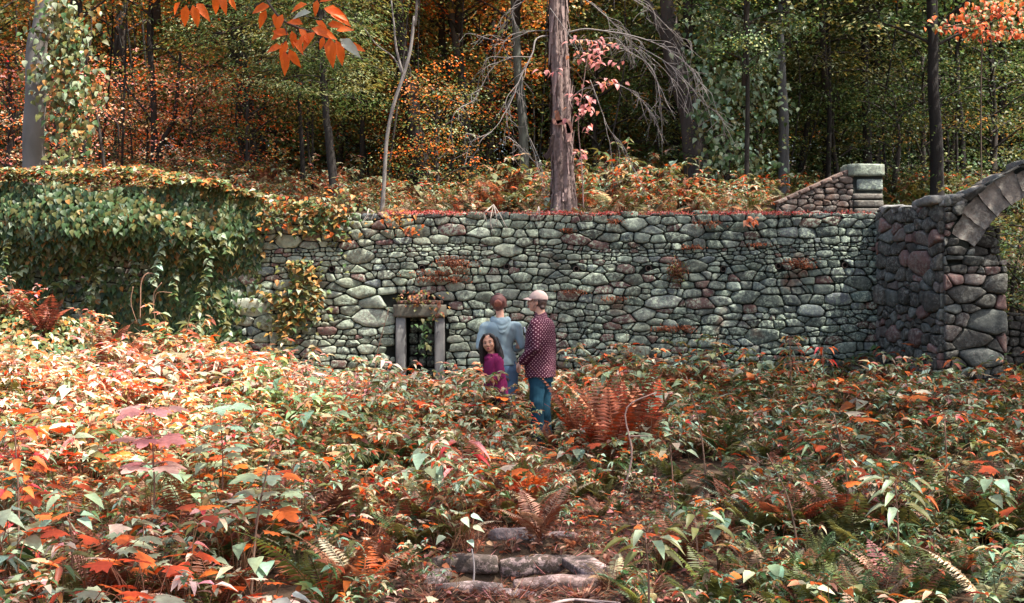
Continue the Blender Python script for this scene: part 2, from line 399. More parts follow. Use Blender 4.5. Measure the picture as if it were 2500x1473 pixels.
# stone-framed niche in the wall
m0 = at(966, 0, WY-.05)[0]; m1 = at(1086, 0, WY-.05)[0]
niche = empty('stone_niche', ((m0+m1)/2, WY, 0), label='small concrete-framed fireplace-like niche set in the stone wall left of the people', cat='niche')
O = np.array(niche.location)
def part_block(name, a, b, col, mat, root, **k):
    m = MB(); a = np.array(a)-np.array(root.location); b = np.array(b)-np.array(root.location); block(m, a, b, col, **k); return m.build(name, mat, root)
gc = (.17, .165, .155)
part_block('jamb', (m0+.0, WY-.10, 0), (m0+.15, WY+.1, 1.47), gc, M['concrete'], niche)
part_block('jamb', (m1-.15, WY-.10, 0), (m1, WY+.1, 1.47), gc, M['concrete'], niche)
part_block('lintel', (m0-.03, WY-.13, 1.472), (m1+.03, WY+.1, 1.66), (.13, .12, .09), M['concrete'], niche, rough=.012)
part_block('cap_ledge', (m0+.02, WY-.09, 1.662), (m1-.02, WY+.05, 1.72), (.12, .08, .06), M['concrete'], niche, rough=.012)
m = MB()
for z in np.arange(.05, 1.45, .17):
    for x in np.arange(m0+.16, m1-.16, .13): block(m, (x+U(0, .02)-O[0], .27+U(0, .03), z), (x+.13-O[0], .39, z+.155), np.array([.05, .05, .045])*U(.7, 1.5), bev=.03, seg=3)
m.build('back_stones', M['stone'], niche)

# return wall, pier and arch at the right
def darkcol(x, y, z):
    k = rng.random(); c = np.array([.060, .058, .050])
    if k < .12: c = np.array([.15, .09, .08])
    elif k < .3: c = np.array([.10, .11, .10])
    elif k < .42: c = np.array([.115, .095, .085])
    return c*rng.uniform(.6, 1.1)
AY = 16.3
AX, AZ, AR = 7.60, 1.533, 1.765
arch = empty('arched_stone_wall', (5.6, AY, 0), label='dark stone wing wall with a pier and a broad arch at the right edge', cat='wall')
P0 = np.array([5.30, WY-.02]); P1 = np.array([5.67, AY]); LL = np.linalg.norm(P1-P0); tt = (P1-P0)/LL; nn = np.array([-abs(tt[1]), -tt[0]*1.0]); nn = np.array([tt[1], -tt[0]])
if nn[0] > 0: nn = -nn
rfr = lambda s, z, d: np.stack([P0[0]+tt[0]*s+nn[0]*d, P0[1]+tt[1]*s+nn[1]*d, z], -1)
ps = [clip(p, 0, 1, 3.02+.04*math.sin(p.mean(0)[0]*4)) for p in cells(0.02, LL, -.1, 3.2, .19, 1.25, seed=11)]
topz = lambda x: 3.06+.80*float(sstep(5.6, 7.6, x)) if x < 7.6 else 3.86-.8*float(sstep(7.6, 9.6, x))
ps2 = []
for p in cells(5.69, 9.6, -.1, 4.0, .15, 1.9, seed=12, fixed=((6.2, .95, .45, .26), (6.3, 1.45, .55, .28), (6.05, 1.2, .33, .28), (6.45, 1.95, .5, .2), (5.98, 1.8, .3, .3), (6.0, 2.9, .3, .26), (6.1, 3.15, .4, .2), (5.95, .55, .4, .25))):
    c = p.mean(0); r_ = math.hypot(c[0]-AX, c[1]-AZ); px_ = AX-abs(c[0]-AX)
    if c[1] < 2.24:
        p = clip(p, 1, 0, 6.52) if c[0] < AX else clip(p, -1, 0, -(2*AX-6.52))
    if p is None: continue
    if c[1] > 2.24:
        p = clip(p, 0, -1, -2.245)
        spr = math.atan2(c[1]-AZ, AX-px_) < .533
        if spr and p is not None: p = clip(p, *((1, 0, 6.10) if c[0] < AX else (-1, 0, -(2*AX-6.10)))) if px_ < 6.3 else None
        if spr and p is not None: p = clip(p, math.sin(-.533), math.cos(.533), AX*math.sin(-.533)+AZ*math.cos(.533)) if False else p
        if not spr and r_ < AR+.30: continue
        if not spr and r_ < AR+.75 and p is not None:
            v = (c-np.array([AX, AZ]))/r_; p = clip(p, -v[0], -v[1], -(AX*v[0]+AZ*v[1]+AR+.37))
    if p is None: continue
    p = clip(p, -(topz(c[0]+.1)-topz(c[0]-.1))/.2, 1, topz(c[0])-(topz(c[0]+.1)-topz(c[0]-.1))/.2*c[0])
    if p is not None and area(p) > .002: ps2.append(p)
masonry(arch, ps, rfr, darkcol, M['pinkstone'], limit=110, joint=.008, bulge=.20)
masonry(arch, ps2, lambda s, z, d: np.stack([s, AY-d*1.3, z], -1), darkcol, M['pinkstone'], limit=170, joint=.007, bulge=.16)
O = np.array(arch.location); m = MB()
# voussoir ring: wedge blocks, one part each
th0 = math.acos((AX-6.08)/AR); nv = 15
for k in range(nv):
    a0 = PI-th0-(PI-2*th0)*(k+.012)/nv; a1 = PI-th0-(PI-2*th0)*(k+.988)/nv
    m = MB(); r0, r1 = AR+rng.normal(0, .008), AR+.35+rng.normal(0, .03); y0 = AY-.05+rng.normal(0, .006); V = []
    for aa in np.linspace(a0, a1, 4):
        for rr in np.linspace(r0, r1, 4):
            e = .012 if rr in (r0, r1) or aa in (a0, a1) else 0
            V.append((AX+rr*math.cos(aa), y0+e*2, AZ+rr*math.sin(aa)))
    for aa in np.linspace(a0, a1, 4):
        for rr in np.linspace(r0, r1, 4): V.append((AX+rr*math.cos(aa), AY+.75, AZ+rr*math.sin(aa)))
    V = np.array(V)-O; V[:16] += rng.normal(0, .009, (16, 3)); F = []
    for i_ in range(3):
        for j_ in range(3): F.append((i_*4+j_, i_*4+j_+1, (i_+1)*4+j_+1, (i_+1)*4+j_)); F.append(tuple(16+q for q in F[-1][::-1]))
    bd = [0, 1, 2, 3, 7, 11, 15, 14, 13, 12, 8, 4]
    for q in range(12): F.append((bd[q], bd[(q+1) % 12], bd[(q+1) % 12]+16, bd[q]+16))
    m.add(V, F, np.array([.145, .128, .112])*rng.uniform(.75, 1.25)); m.build('voussoir', M['pinkstone'], arch, smooth=False)
def rear(name, x0_, x1_, z0_, z1_, y_, seed):
    qs = [clip(p, 0, 1, z1_) for p in cells(x0_, x1_, z0_, z1_+.1, .16, 1.8, seed=seed)]
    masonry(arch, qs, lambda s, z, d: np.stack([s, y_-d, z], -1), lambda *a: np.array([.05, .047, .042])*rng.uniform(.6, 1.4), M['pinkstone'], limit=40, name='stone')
    m = MB(); box(m, np.array((x0_+.05, y_+.04, z0_))-O, np.array((x1_-.12, y_+.7, z1_-.14))-O); m.build('mortar_core', M['mortar'], arch, smooth=False)
rear('rear', 6.5, 7.55, -.1, 1.55, 17.25, 31); rear('rear', 6.0, 6.75, 1.9, 2.75, 17.1, 35)  # extra dark-coloured stonework, added to darken the arch opening
m = MB()
V = [(P0[0]+.03, WY, -.3), (P1[0]+.06, AY+.05, -.3), (P1[0]+.3, AY+.06, -.3), (P0[0]+.55, WY+.5, -.3)]
V += [(x, y, 2.98) for x, y, z in V]; m.add(np.array(V)-O, [(0, 1, 5, 4), (1, 2, 6, 5), (2, 3, 7, 6), (3, 0, 4, 7), (4, 5, 6, 7), (3, 2, 1, 0)])
box(m, np.array((5.72, AY+.04, -.3))-O, np.array((6.48, AY+.8, 2.2))-O); box(m, np.array((2*AX-6.48, AY+.04, -.3))-O, np.array((9.6, AY+.8, 2.2))-O)
n = 24; aa = np.linspace(PI-th0, th0, n); V = []
for a in aa:
    x, z = AX+(AR+.06)*math.cos(a), AZ+(AR+.06)*math.sin(a)
    V += [(x, AY+.045, z), (x, AY+.045, topz(x)-.06), (x, AY+.72, topz(x)-.06), (x, AY+.72, z)]
F = [(4*k+a, 4*k+(a+1) % 4, 4*k+4+(a+1) % 4, 4*k+4+a) for k in range(n-1) for a in range(4)]+[(0, 3, 2, 1), (4*n-4, 4*n-3, 4*n-2, 4*n-1)]
m.add(np.array(V)-O, F)
box(m, np.array((5.72, AY+.05, 2.2))-O, np.array((6.06, AY+.7, 3.05))-O); box(m, np.array((5.71, AY+.0, 2.3))-O, np.array((6.02, AY+.3, 2.75))-O); box(m, np.array((2*AX-6.06, AY+.05, 2.2))-O, np.array((9.6, AY+.7, 3.0))-O)
m.build('mortar_core', M['mortar'], arch, smooth=False)
for x, w_ in ((5.5, .3), (5.78, .26), (6.05, .34), (6.4, .3), (6.72, .36), (7.1, .32), (7.45, .34)):       # rough coping
    m = MB(); z = topz(x)-.02; block(m, np.array((x-.0, AY-.02, z-.06))-O, np.array((x+w_, AY+.6, z+.07))-O, np.array([.13, .13, .12])*U(.7, 1.3), bev=.05, rough=.02); m.build('coping_stone', M['pinkstone'], arch)
for x in np.arange(.15, 1.7, .3):
    w0 = rfr(np.array([x]), np.array([3.0]), np.array([-.16]))[0]-O; m = MB(); block(m, w0-np.array([.17, .13, .05]), w0+np.array([.17, .13, U(.03, .1)]), np.array([.2, .2, .19])*U(.7, 1.4), bev=.05, rough=.02); m.build('coping_stone', M['pinkstone'], arch)

# sloping stair parapet with its end pier, standing on the terrace behind the wall
BY = 20.2
par = empty('stair_parapet', (5.4, BY, 2.9), label='low sloping stone parapet ending in a squat capped pier above the wall, right of centre', cat='parapet')
pxx = lambda px: at(px, 0, BY)[0]; pzz = lambda py: at(0, py, BY)[2]
x0, x1, x2 = pxx(1895), pxx(2085), pxx(2160); z0, z1 = pzz(497), pzz(412); sl_ = (z1-z0)/(x1-x0)
ps = []
for p in cells(x0, x1-.01, 2.8, 4.0, .12, 1.9, seed=21):
    q = clip(p, -sl_, 1, z0-sl_*x0-.02)
    if q is not None and area(q) > .002: ps.append(q)
def parcol(x, y, z): return np.array([.13, .10, .085])*rng.uniform(.6, 1.5)
masonry(par, ps, lambda s, z, d: np.stack([s, BY-d, z], -1), parcol, M['pinkstone'])
O = np.array(par.location); m = MB()
V = []
for y in (BY+.03, BY+.45): V += [(x0, y, 2.7), (x1, y, 2.7), (x1, y, z1-.03), (x0, y, z0-.03)]
m.add(np.array(V)-O, [(0, 1, 2, 3), (7, 6, 5, 4), (0, 3, 7, 4), (3, 2, 6, 7), (1, 5, 6, 2)]); box(m, np.array((x1-.02, BY-.02, 2.7))-O, np.array((x2-.04, BY+.42, pzz(430)))-O)
m.build('mortar_core', M['mortar'], par, smooth=False)
for k in range(7):
    a = x0+(x1-x0)*k/7; b = x0+(x1-x0)*(k+.96)/7
    m = MB(); block(m, (-(b-a)/2-.01, -.26, -.035), ((b-a)/2+.01, .26, .035), (.17, .11, .09), bev=.02, rough=.012)
    o = m.build('sloping_coping', M['pinkstone'], par, loc=np.array([(a+b)/2, BY+.2, z0+sl_*((a+b)/2-x0)+.0])-O); o.rotation_euler = (0, -math.atan(sl_), 0)
part_block('pier_cap', (x1-.12, BY-.08, pzz(432)), (x2+.0, BY+.5, pzz(400)), (.20, .23, .19), M['stone'], par, bev=.03, rough=.015)
part_block('pier_block', (x1+.03, BY-.05, pzz(467)), (x2-.03, BY+.4, pzz(437)), (.15, .18, .17), M['stone'], par, bev=.03, rough=.01)
zz = 2.8
while zz < pzz(472):
    h = U(.07, .13); xx = x1-.04
    part_block('pier_stone', (x1-.03+U(0, .03), BY-.06, zz), (x2-.01-U(0, .03), BY+.42, zz+h), np.array([.11, .10, .085])*U(.7, 1.4), M['pinkstone'], par, bev=.03, rough=.012); zz += h+.008

# stone-rimmed pit in the foreground
pit = empty('stone_pit', (.02, 7.75, -.05), label='half-buried square stone-edged pit in the bare patch at the bottom centre', cat='pit')
O = np.array(pit.location)
def pb(c, size, rz, tilt, col, nm='rim_stone'):
    m = MB(); s_ = np.array(size)/2; block(m, -s_, s_, col, bev=min(size)*.3, rough=.02, seg=6)
    o = m.build(nm, M['pitstone'], pit, loc=np.array(c)-O); o.rotation_euler = (tilt, U(-.06, .06), rz); return o
M['pitstone'] = stonemat('pit_stone', (.5, .36, .33), .8)
cc = (.17, .115, .10)
pb((.27, 7.36, .01), (.50, .085, .10), .10, .25, cc); pb((-.24, 7.30, -.01), (.40, .08, .09), -.10, .2, (.13, .10, .09)); pb((.02, 7.20, -.03), (.26, .10, .07), -.25, .3, (.2, .15, .14))
pb((.50, 7.66, .03), (.20, .52, .07), .35, .05, (.12, .09, .075)); pb((-.47, 7.62, -.02), (.12, .45, .07), -.15, 0, (.10, .08, .07)); pb((-.30, 7.98, -.0), (.44, .12, .12), -.1, 0, (.07, .055, .045)); pb((.18, 8.0, -.01), (.5, .12, .12), .05, 0, (.07, .055, .045))
pb((.02, 8.42, .10), (.34, .24, .10), .25, -.35, (.22, .19, .19)); pb((.10, 8.28, .04), (.26, .18, .12), .1, 0, (.05, .05, .045)); pb((.34, 8.46, .07), (.22, .16, .09), -.3, -.1, (.22, .17, .16))
m = MB(); tube(m, spline([(-.24, 7.38, -.05), (-.225, 7.38, .1), (-.24, 7.40, .22)], 8), np.linspace(.007, .004, 8), 6, (.36, .31, .29), .15); m.build('bleached_stick', M['twig'], None, label='short bleached stick standing upright in the stone pit', cat='stick')
for pts, r, col, lb in (([(.12, 6.75, .02), (.3, 6.9, .03), (.42, 6.95, .02), (.6, 6.85, .03)], .011, (.34, .26, .24), 'pale forked driftwood branch lying in front of the stone pit'),
                        ([(.9, 10.3, .02), (1.0, 10.3, .42), (.95, 10.3, .8), (1.2, 10.25, .95)], .010, (.45, .3, .24), 'thin bent dead stem by the bare patch behind the pit')):
    m = MB(); q = spline(pts, 14); tube(m, q, np.linspace(r, r*.5, 14), 6, col, .1)
    tube(m, spline([q[6], q[6]+np.array([.1, -.08, .01]), q[6]+np.array([.16, -.17, .02])], 6), np.linspace(r*.6, r*.3, 6), 5, col)
    m.build('dead_branch', M['twig'], None, label=lb, cat='branch')
# ------------------------------------------------------------------ plant builders
def rvec(n, up=0.0, spread=1.0):
    v = rng.normal(0, spread, (n, 3)); v[:, 2] += up; return norm(v)
def fern(mb, mix, nf=8, L=.6, arch_=.9, pairs=30, wid=.13, up=1.15, upright=0.0):
    for k in range(nf):
        a = k*2*PI/nf+U(-.3, .3); l = L*U(.75, 1.15); t = np.linspace(0, 1, pairs+2)
        el = up+upright-arch_*t**1.2*U(.8, 1.3)
        ds = l/(pairs+1); dx = np.cos(el)*ds; dz = np.sin(el)*ds
        x = np.cumsum(dx); z = np.cumsum(dz); side = U(-.25, .25)*t**2*l
        P = np.stack([x*math.cos(a)-side*math.sin(a), x*math.sin(a)+side*math.cos(a), z], -1)
        T = norm(np.gradient(P, axis=0)); S = norm(np.cross(T, [0, 0, 1.0])); Nn = np.cross(S, T)
        base = pick(mix, 1, .25)[0]
        tube(mb, P[::3], np.linspace(.005, .0015, len(P[::3])), 4, base*.7, closed=False)
        w_ = wid*l/.6*np.sin(np.clip(t*1.05+.12, 0, 1)*PI)**.7*(1-.35*t)
        for s in (-1, 1):
            j = slice(3, None); n = len(P[j]); D = S[j]*s+T[j]*.35+rng.normal(0, .07, (n, 3)); D[:, 2] -= .12
            leaves(mb, 'dia', P[j], D, Nn[j]+rng.normal(0, .12, (n, 3)), w_[j], ds*.82*np.ones(n), base*U(.8, 1.2, (n, 1)))
def herb(mb, mix, stem=(.2, .13, .06), H=.65, nl=22, L=.09, W=.035, kind='ell', lean=.25, droop=.0, br=3, topbias=.6, heads=0):
    a0 = U(0, 6.28); pts = [(0, 0, -.03), (math.cos(a0)*lean*H*.3, math.sin(a0)*lean*H*.3, H*.5), (math.cos(a0)*lean*H, math.sin(a0)*lean*H, H)]
    P = spline(pts, 10); tube(mb, P, np.linspace(.005, .002, 10), 4, stem, closed=False)
    tips = [P]
    for b in range(br):
        s = P[int(U(3, 8))]; a = U(0, 6.28); l = H*U(.25, .45); e = s+np.array([math.cos(a)*l, math.sin(a)*l, l*U(.3, .8)])
        q = spline([s, (s+e)/2+[0, 0, .04], e], 7); tube(mb, q, np.linspace(.003, .0015, 7), 3, stem, closed=False); tips.append(q)
    for q in tips:
        n = max(4, int(nl/len(tips))); t = 1-U(0, 1, n)**(1/topbias)*.8 if False else np.clip(U(.25, 1.0, n)**topbias, 0, 1)
        idx = (t*(len(q)-1)); k = np.minimum(idx.astype(int), len(q)-2); p = q[k]+(q[k+1]-q[k])*(idx-k)[:, None]
        a = np.arange(n)*2.4+U(0, 6); D = np.stack([np.cos(a), np.sin(a), U(-.35, .45, n)-droop], -1)
        Nn = np.stack([rng.normal(0, .25, n), rng.normal(0, .25, n), np.ones(n)], -1)
        sc_ = U(.7, 1.2, n)
        leaves(mb, kind, p, D, Nn, L*sc_, W*sc_, pick(mix, n))
def broad(mb, mix, H=.5, n=7, L=.13, W=.11, kind='heart', stem=(.25, .12, .06)):
    for k in range(n):
        a = U(0, 6.28); h = H*U(.5, 1.05); r = H*U(.15, .55)
        q = spline([(0, 0, -.03), (math.cos(a)*r*.4, math.sin(a)*r*.4, h*.7), (math.cos(a)*r, math.sin(a)*r, h)], 8)
        tube(mb, q, np.linspace(.004, .002, 8), 4, stem, closed=False)
        D = np.array([math.cos(a+U(-.5, .5)), math.sin(a+U(-.5, .5)), -.15+U(-.25, .2)]); s = U(.7, 1.2)
        leaves(mb, kind, q[-1:], D, np.array([[U(-.2, .2), U(-.25, .1), 1.0]]), L*s, W*s, pick(mix, 1))
def tuft(mb, mix, n=26, H=.35, W=.008, spread=.8):
    a = U(0, 6.28, n); D = np.stack([np.cos(a)*spread*U(.2, 1, n), np.sin(a)*spread*U(.2, 1, n), np.ones(n)], -1)
    P = np.stack([rng.normal(0, .04, n), rng.normal(0, .04, n), -.01*np.ones(n)], -1)
    leaves(mb, 'blade', P, D, rvec(n), H*U(.5, 1.2, n), W*U(.7, 1.4, n), pick(mix, n, .35))

MIXA = dict(orange=1.3, deep=1.0, pale=3.2, olive=2.3, cream=2.1, mint=1.8, brown=1.0, green=1.2, peach=.8, gold=1.0, red=.2, pink=.3, tan=1)
MIXR = dict(olive=3.2, pale=1.5, mint=1.2, green=2.6, rust=1.0, deep=.8, orange=.7, brown=.6, gold=.9, tan=.5)
MIXL = dict(orange=1.5, cream=2.0, pale=2.2, mint=.8, peach=1.2, pink=1.6, red=.7, deep=1.0, olive=.8, tan=.8)
MIXG = dict(green=2, pale=1.8, mint=1.5, olive=1.5, orange=.3)
MIXF = dict(rust=3.4, deep=.7, brown=1.4, olive=1.6, tan=1.2, peach=.5)
MIXP = dict(pale=2, tan=2, cream=1.2, mint=1, rust=1, olive=1)
MIXV = dict(olive=2.5, green=1.8, pale=1.2, gold=1.3, orange=.35, cream=.4)
KINDS = [   # name, builder, how many variants
 ('herb_warm', lambda m: herb(m, MIXA, H=U(.4, .75), nl=int(U(24, 46)), L=U(.065, .12), W=U(.03, .05), br=int(U(3, 6)), lean=U(.1, .4)), 7),
 ('herb_light', lambda m: herb(m, MIXL, H=U(.45, .7), nl=int(U(24, 40)), L=U(.07, .12), W=U(.035, .055), br=4), 4),
 ('herb_green', lambda m: herb(m, MIXR, H=U(.4, .7), nl=int(U(24, 46)), L=U(.06, .12), W=U(.025, .045), br=int(U(3, 6)), lean=U(.1, .4)), 6),
 ('lance', lambda m: herb(m, MIXG, H=U(.4, .6), nl=20, L=.14, W=.026, kind='lan', br=1, lean=.15), 2),
 ('fern_rust', lambda m: fern(m, MIXF, nf=int(U(5, 9)), L=U(.5, .75), upright=U(-.1, .25)), 5),
 ('fern_pale', lambda m: fern(m, MIXP, nf=6, L=U(.45, .6), up=.95), 2),
 ('fern_olive', lambda m: fern(m, dict(olive=3, green=1, rust=1, tan=.6), nf=7, L=U(.45, .65)), 3),
 ('broad', lambda m: broad(m, dict(pale=2, mint=1.3, orange=1, cream=.6, peach=.5), H=.55, n=7, L=.12, W=.10), 2),
 ('maple', lambda m: broad(m, dict(pale=1.5, orange=2, pink=1, cream=1, deep=1, mint=1), H=.6, n=7, L=.15, W=.17, kind='maple'), 2),
 ('dry', lambda m: tuft(m, dict(tan=2, brown=3, rust=1.2, pink=.3), 30, .35, .007), 2),
 ('low', lambda m: herb(m, dict(rust=2, brown=2, deep=1, tan=1.3, olive=1, pink=.6), H=.2, nl=22, L=.05, W=.024, br=4), 2)]
TCOL = bpy.data.collections.new('plant_patterns')    # patterns only; never linked to the scene
KIDX = {}; PATS = []
for nm, fn, cnt in KINDS:
    KIDX[nm] = []
    for k in range(cnt):
        m = MB(); fn(m); me = m.mesh('pattern', M['leafinst']); KIDX[nm].append(len(PATS)); PATS.append(me)
        o = bpy.data.objects.new('pattern_%03d' % (len(PATS)-1), me); TCOL.objects.link(o)
def pattern_collection(name, meshes):
    c = bpy.data.collections.new(name)
    for k, me in enumerate(meshes): c.objects.link(bpy.data.objects.new('%s_%03d' % (name, k), me))
    return c
def scatter(name, coll, P, rot, scl, idx, tint, **k):
    n = len(P); me = bpy.data.meshes.new(name); me.vertices.add(n); me.vertices.foreach_set('co', np.asarray(P, float).ravel())
    a = me.attributes.new('rot', 'FLOAT_VECTOR', 'POINT'); a.data.foreach_set('vector', np.asarray(rot, float).ravel())
    a = me.attributes.new('scl', 'FLOAT', 'POINT'); a.data.foreach_set('value', np.asarray(scl, float))
    a = me.attributes.new('idx', 'INT', 'POINT'); a.data.foreach_set('value', np.asarray(idx, np.int32))
    a = me.attributes.new('tint', 'FLOAT_VECTOR', 'POINT'); a.data.foreach_set('vector', np.asarray(tint, float).ravel())
    o = bpy.data.objects.new(name, me); C.objects.link(o)
    g = bpy.data.node_groups.new(name, 'GeometryNodeTree')
    g.interface.new_socket('Geometry', in_out='INPUT', socket_type='NodeSocketGeometry'); g.interface.new_socket('Geometry', in_out='OUTPUT', socket_type='NodeSocketGeometry')
    gi = g.nodes.new('NodeGroupInput'); go = g.nodes.new('NodeGroupOutput')
    ci = g.nodes.new('GeometryNodeCollectionInfo'); ci.inputs['Collection'].default_value = coll; ci.inputs['Separate Children'].default_value = True; ci.inputs['Reset Children'].default_value = True
    ip = g.nodes.new('GeometryNodeInstanceOnPoints'); ip.inputs['Pick Instance'].default_value = True
    def attr(nm, ty):
        q = g.nodes.new('GeometryNodeInputNamedAttribute'); q.data_type = ty; q.inputs['Name'].default_value = nm
        return [s for s in q.outputs if s.enabled and s.name == 'Attribute'][0]
    L = g.links
    L.new(gi.outputs[0], ip.inputs['Points']); L.new(ci.outputs[0], ip.inputs['Instance']); L.new(attr('idx', 'INT'), ip.inputs['Instance Index'])
    er = g.nodes.new('FunctionNodeEulerToRotation'); L.new(attr('rot', 'FLOAT_VECTOR'), er.inputs[0]); L.new(er.outputs[0], ip.inputs['Rotation'])
    L.new(attr('scl', 'FLOAT'), ip.inputs['Scale']); L.new(ip.outputs[0], go.inputs[0])
    o.modifiers.new('scatter', 'NODES').node_group = g
    return tag(o, kind='stuff', **k)

# ------------------------------------------------------------------ the meadow in front of the wall
def frustum_pts(dens, y0, y1, m=1.0):
    W0 = .43*y1+m; n = int(dens*(2*W0)*(y1-y0)); x = U(-W0, W0, n); y = U(y0, y1, n)
    k = np.abs(x) < .43*y+m; return x[k], y[k]
x, y = frustum_pts(38, 4.6, 17.75)
def inell(x, y, cx, cy, rx, ry): return ((x-cx)/rx)**2+((y-cy)/ry)**2
keep = np.ones(len(x), bool)
pxl = 1250+x/y*3018
pr = np.ones(len(x))
pr *= np.where((x > -.46) & (x < .52) & (y > 5.9) & (y < 8.0), 0.0, 1)                    # sight line to the pit and the pit itself
pr *= np.where((np.abs(x) < .6) & (y < 5.6), 0.0, 1)
pr *= np.where(inell(x, y, .70, 9.2, .6, .7) < 1, .35, 1)                               # bare patch behind the pit
pr *= np.where(inell(x, y, 1.85, 11.2, .5, .9) < 1, .04, 1)                              # dark hollow
pr *= np.where(inell(x, y, -.1, 8.75, .8, .3) < 1, .35, 1)
pr *= np.where(inell(x, y, -.05, 14.35, .9, .30) < 1, .1, 1)                              # where the people stand
pr *= np.where(inell(x, y, .36, 13.3, .22, 1.0) < 1, .3, 1)
pr *= np.where((x < -4.6) & (y > 15.0), .15, 1)
pr *= np.where(wav(np.stack([x*1.3, y*1.3, x*0+4], -1), 2.6) < -.62, .25, 1)                # gaps between the clumps
keep = rng.random(len(x)) < pr; x, y, pxl = x[keep], y[keep], pxl[keep]; n = len(x)
zone = wav(np.stack([x, y, x*0], -1), 1.6)
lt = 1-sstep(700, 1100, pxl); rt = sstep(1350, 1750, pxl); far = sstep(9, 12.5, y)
RUSTY = np.array(KIDX['fern_rust']); names = ['herb_warm', 'herb_light', 'herb_green', 'lance', 'fern_rust', 'fern_pale', 'broad', 'maple', 'dry', 'low']
Wt = np.stack([2.2+1.2*far-.9*rt, .3+2.6*lt*far, .3+2.6*rt+.5*(zone > .5), .25+.9*rt*(1-far)+.5*(np.abs(pxl-1200) < 200)*(1-far), .9+2.2*(zone < -.15)*(1-.3*lt)+2.6*rt, .6+1.2*rt, .35+.2*rt, .35+.9*lt*(1-far), .25+.7*(1-far)*(zone > .2), .5+.6*(1-far)+0*x], -1)
Wt /= Wt.sum(1, keepdims=True); cum = Wt.cumsum(1); ki = (rng.random(n)[:, None] > cum).sum(1).clip(0, 9)
ki = ki; idx = np.array([rng.choice(KIDX['fern_olive'] if (names[k] == 'fern_rust' and rng.random() < .3+.45*q_) else KIDX[names[k]]) for k, q_ in zip(ki, rt)])
hmap = .78+.24*zone+.14*wav(np.stack([x, y, x*0+9], -1), 3.2)+.08*lt-.04*rt+.34*sstep(12.0, 16.0, y)*(1-.45*np.exp(-((x+1.3)/1.3)**2))
scl = U(.75, 1.2, n)*hmap
scl *= 1-.62*np.exp(-((x-.34)/.38)**2-((y-13.0)/1.2)**2)-.2*np.exp(-((x-.1)/1.6)**2-((y-11.5)/1.2)**2)+.25*np.exp(-((x+.35)/.5)**2-((y-13.3)/.4)**2)
scl *= np.where((np.abs(x) < 1.0) & (y < 8.2) & (y > 5.8), .62, 1)
scl *= np.where((x > .3) & (x < 1.7) & (y > 8) & (y < 10.5), .6, 1)
scl *= np.where((y < 6.2), .8, 1)
z = gh(x, y)
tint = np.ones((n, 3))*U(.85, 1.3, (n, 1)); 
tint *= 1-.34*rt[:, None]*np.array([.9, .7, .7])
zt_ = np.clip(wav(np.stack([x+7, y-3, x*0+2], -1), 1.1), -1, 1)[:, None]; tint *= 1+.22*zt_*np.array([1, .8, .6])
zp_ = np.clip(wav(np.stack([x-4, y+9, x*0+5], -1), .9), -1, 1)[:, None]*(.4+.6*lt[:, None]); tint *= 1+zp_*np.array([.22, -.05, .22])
tint *= 1+.6*(np.exp(-((pxl-330)/330)**2-((y-12.3)/1.6)**2))[:, None]*np.array([1, .95, .9])  # sunlit patch at left painted into the plant tint
rot = np.stack([rng.normal(0, .14, n), rng.normal(0, .14, n), U(0, 6.28, n)], -1)
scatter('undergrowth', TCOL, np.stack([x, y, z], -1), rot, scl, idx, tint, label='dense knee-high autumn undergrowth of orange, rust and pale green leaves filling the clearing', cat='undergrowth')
# fringe on the terrace behind the wall
x, y = frustum_pts(13, 18.62, 30, 1.5); keep = (x < 5.3) | (y > 23); keep &= ~((x > 4.1) & (x < 6.3) & (y < 21)); x, y = x[keep], y[keep]; n = len(x)
zone = wav(np.stack([x, y, x*0], -1), 1.1); pxl = 1250+x/y*3018
ki = rng.choice([0, 1, 2, 4, 5, 6, 9, 8, 3], n, p=[.20, .04, .26, .08, .14, .03, .12, .07, .06])
sh_ = pxl > 1900; ki = np.where(sh_ & (rng.random(n) < .85), rng.choice([2, 5, 3], n), ki)
idx = np.array([rng.choice(KIDX[names[k]]) for k in ki])
near = 1-sstep(19, 21, y)
scl = U(.6, 1.1, n)*(1-.45*near)*(1+.55*np.exp(-((x-2.2)/1.8)**2)*(y > 19.6)+.15*zone); 
tint = np.ones((n, 3))*U(.6, 1.0, (n, 1))
scatter('terrace_undergrowth', TCOL, np.stack([x, y, gh(x, y)], -1), np.stack([rng.normal(0, .15, n), rng.normal(0, .15, n), U(0, 6.28, n)], -1), scl, idx, tint,
        label='low bushy undergrowth and ferns growing on the terrace above the wall', cat='undergrowth')
# forest floor plants and bank under and beyond the arch
x = U(5.6, 13, 1700); y = U(16.8, 26, 1700); keep = np.abs(x) < .46*y+1; x, y = x[keep], y[keep]; n = len(x)
scatter('bank_undergrowth', TCOL, np.stack([x, y, gh(x, y)], -1), np.stack([rng.normal(0, .15, n), rng.normal(0, .15, n), U(0, 6.28, n)], -1), U(.6, 1.1, n), np.array([rng.choice(KIDX[k]) for k in rng.choice(['herb_green', 'fern_olive', 'lance'], n)]), np.ones((n, 3))*U(.5, .9, (n, 1)),
        label='green and tan plants, tinted dark as if shaded, on the bank beyond the arch', cat='undergrowth')  # lowered tint paints the shade beyond the arch into the leaves
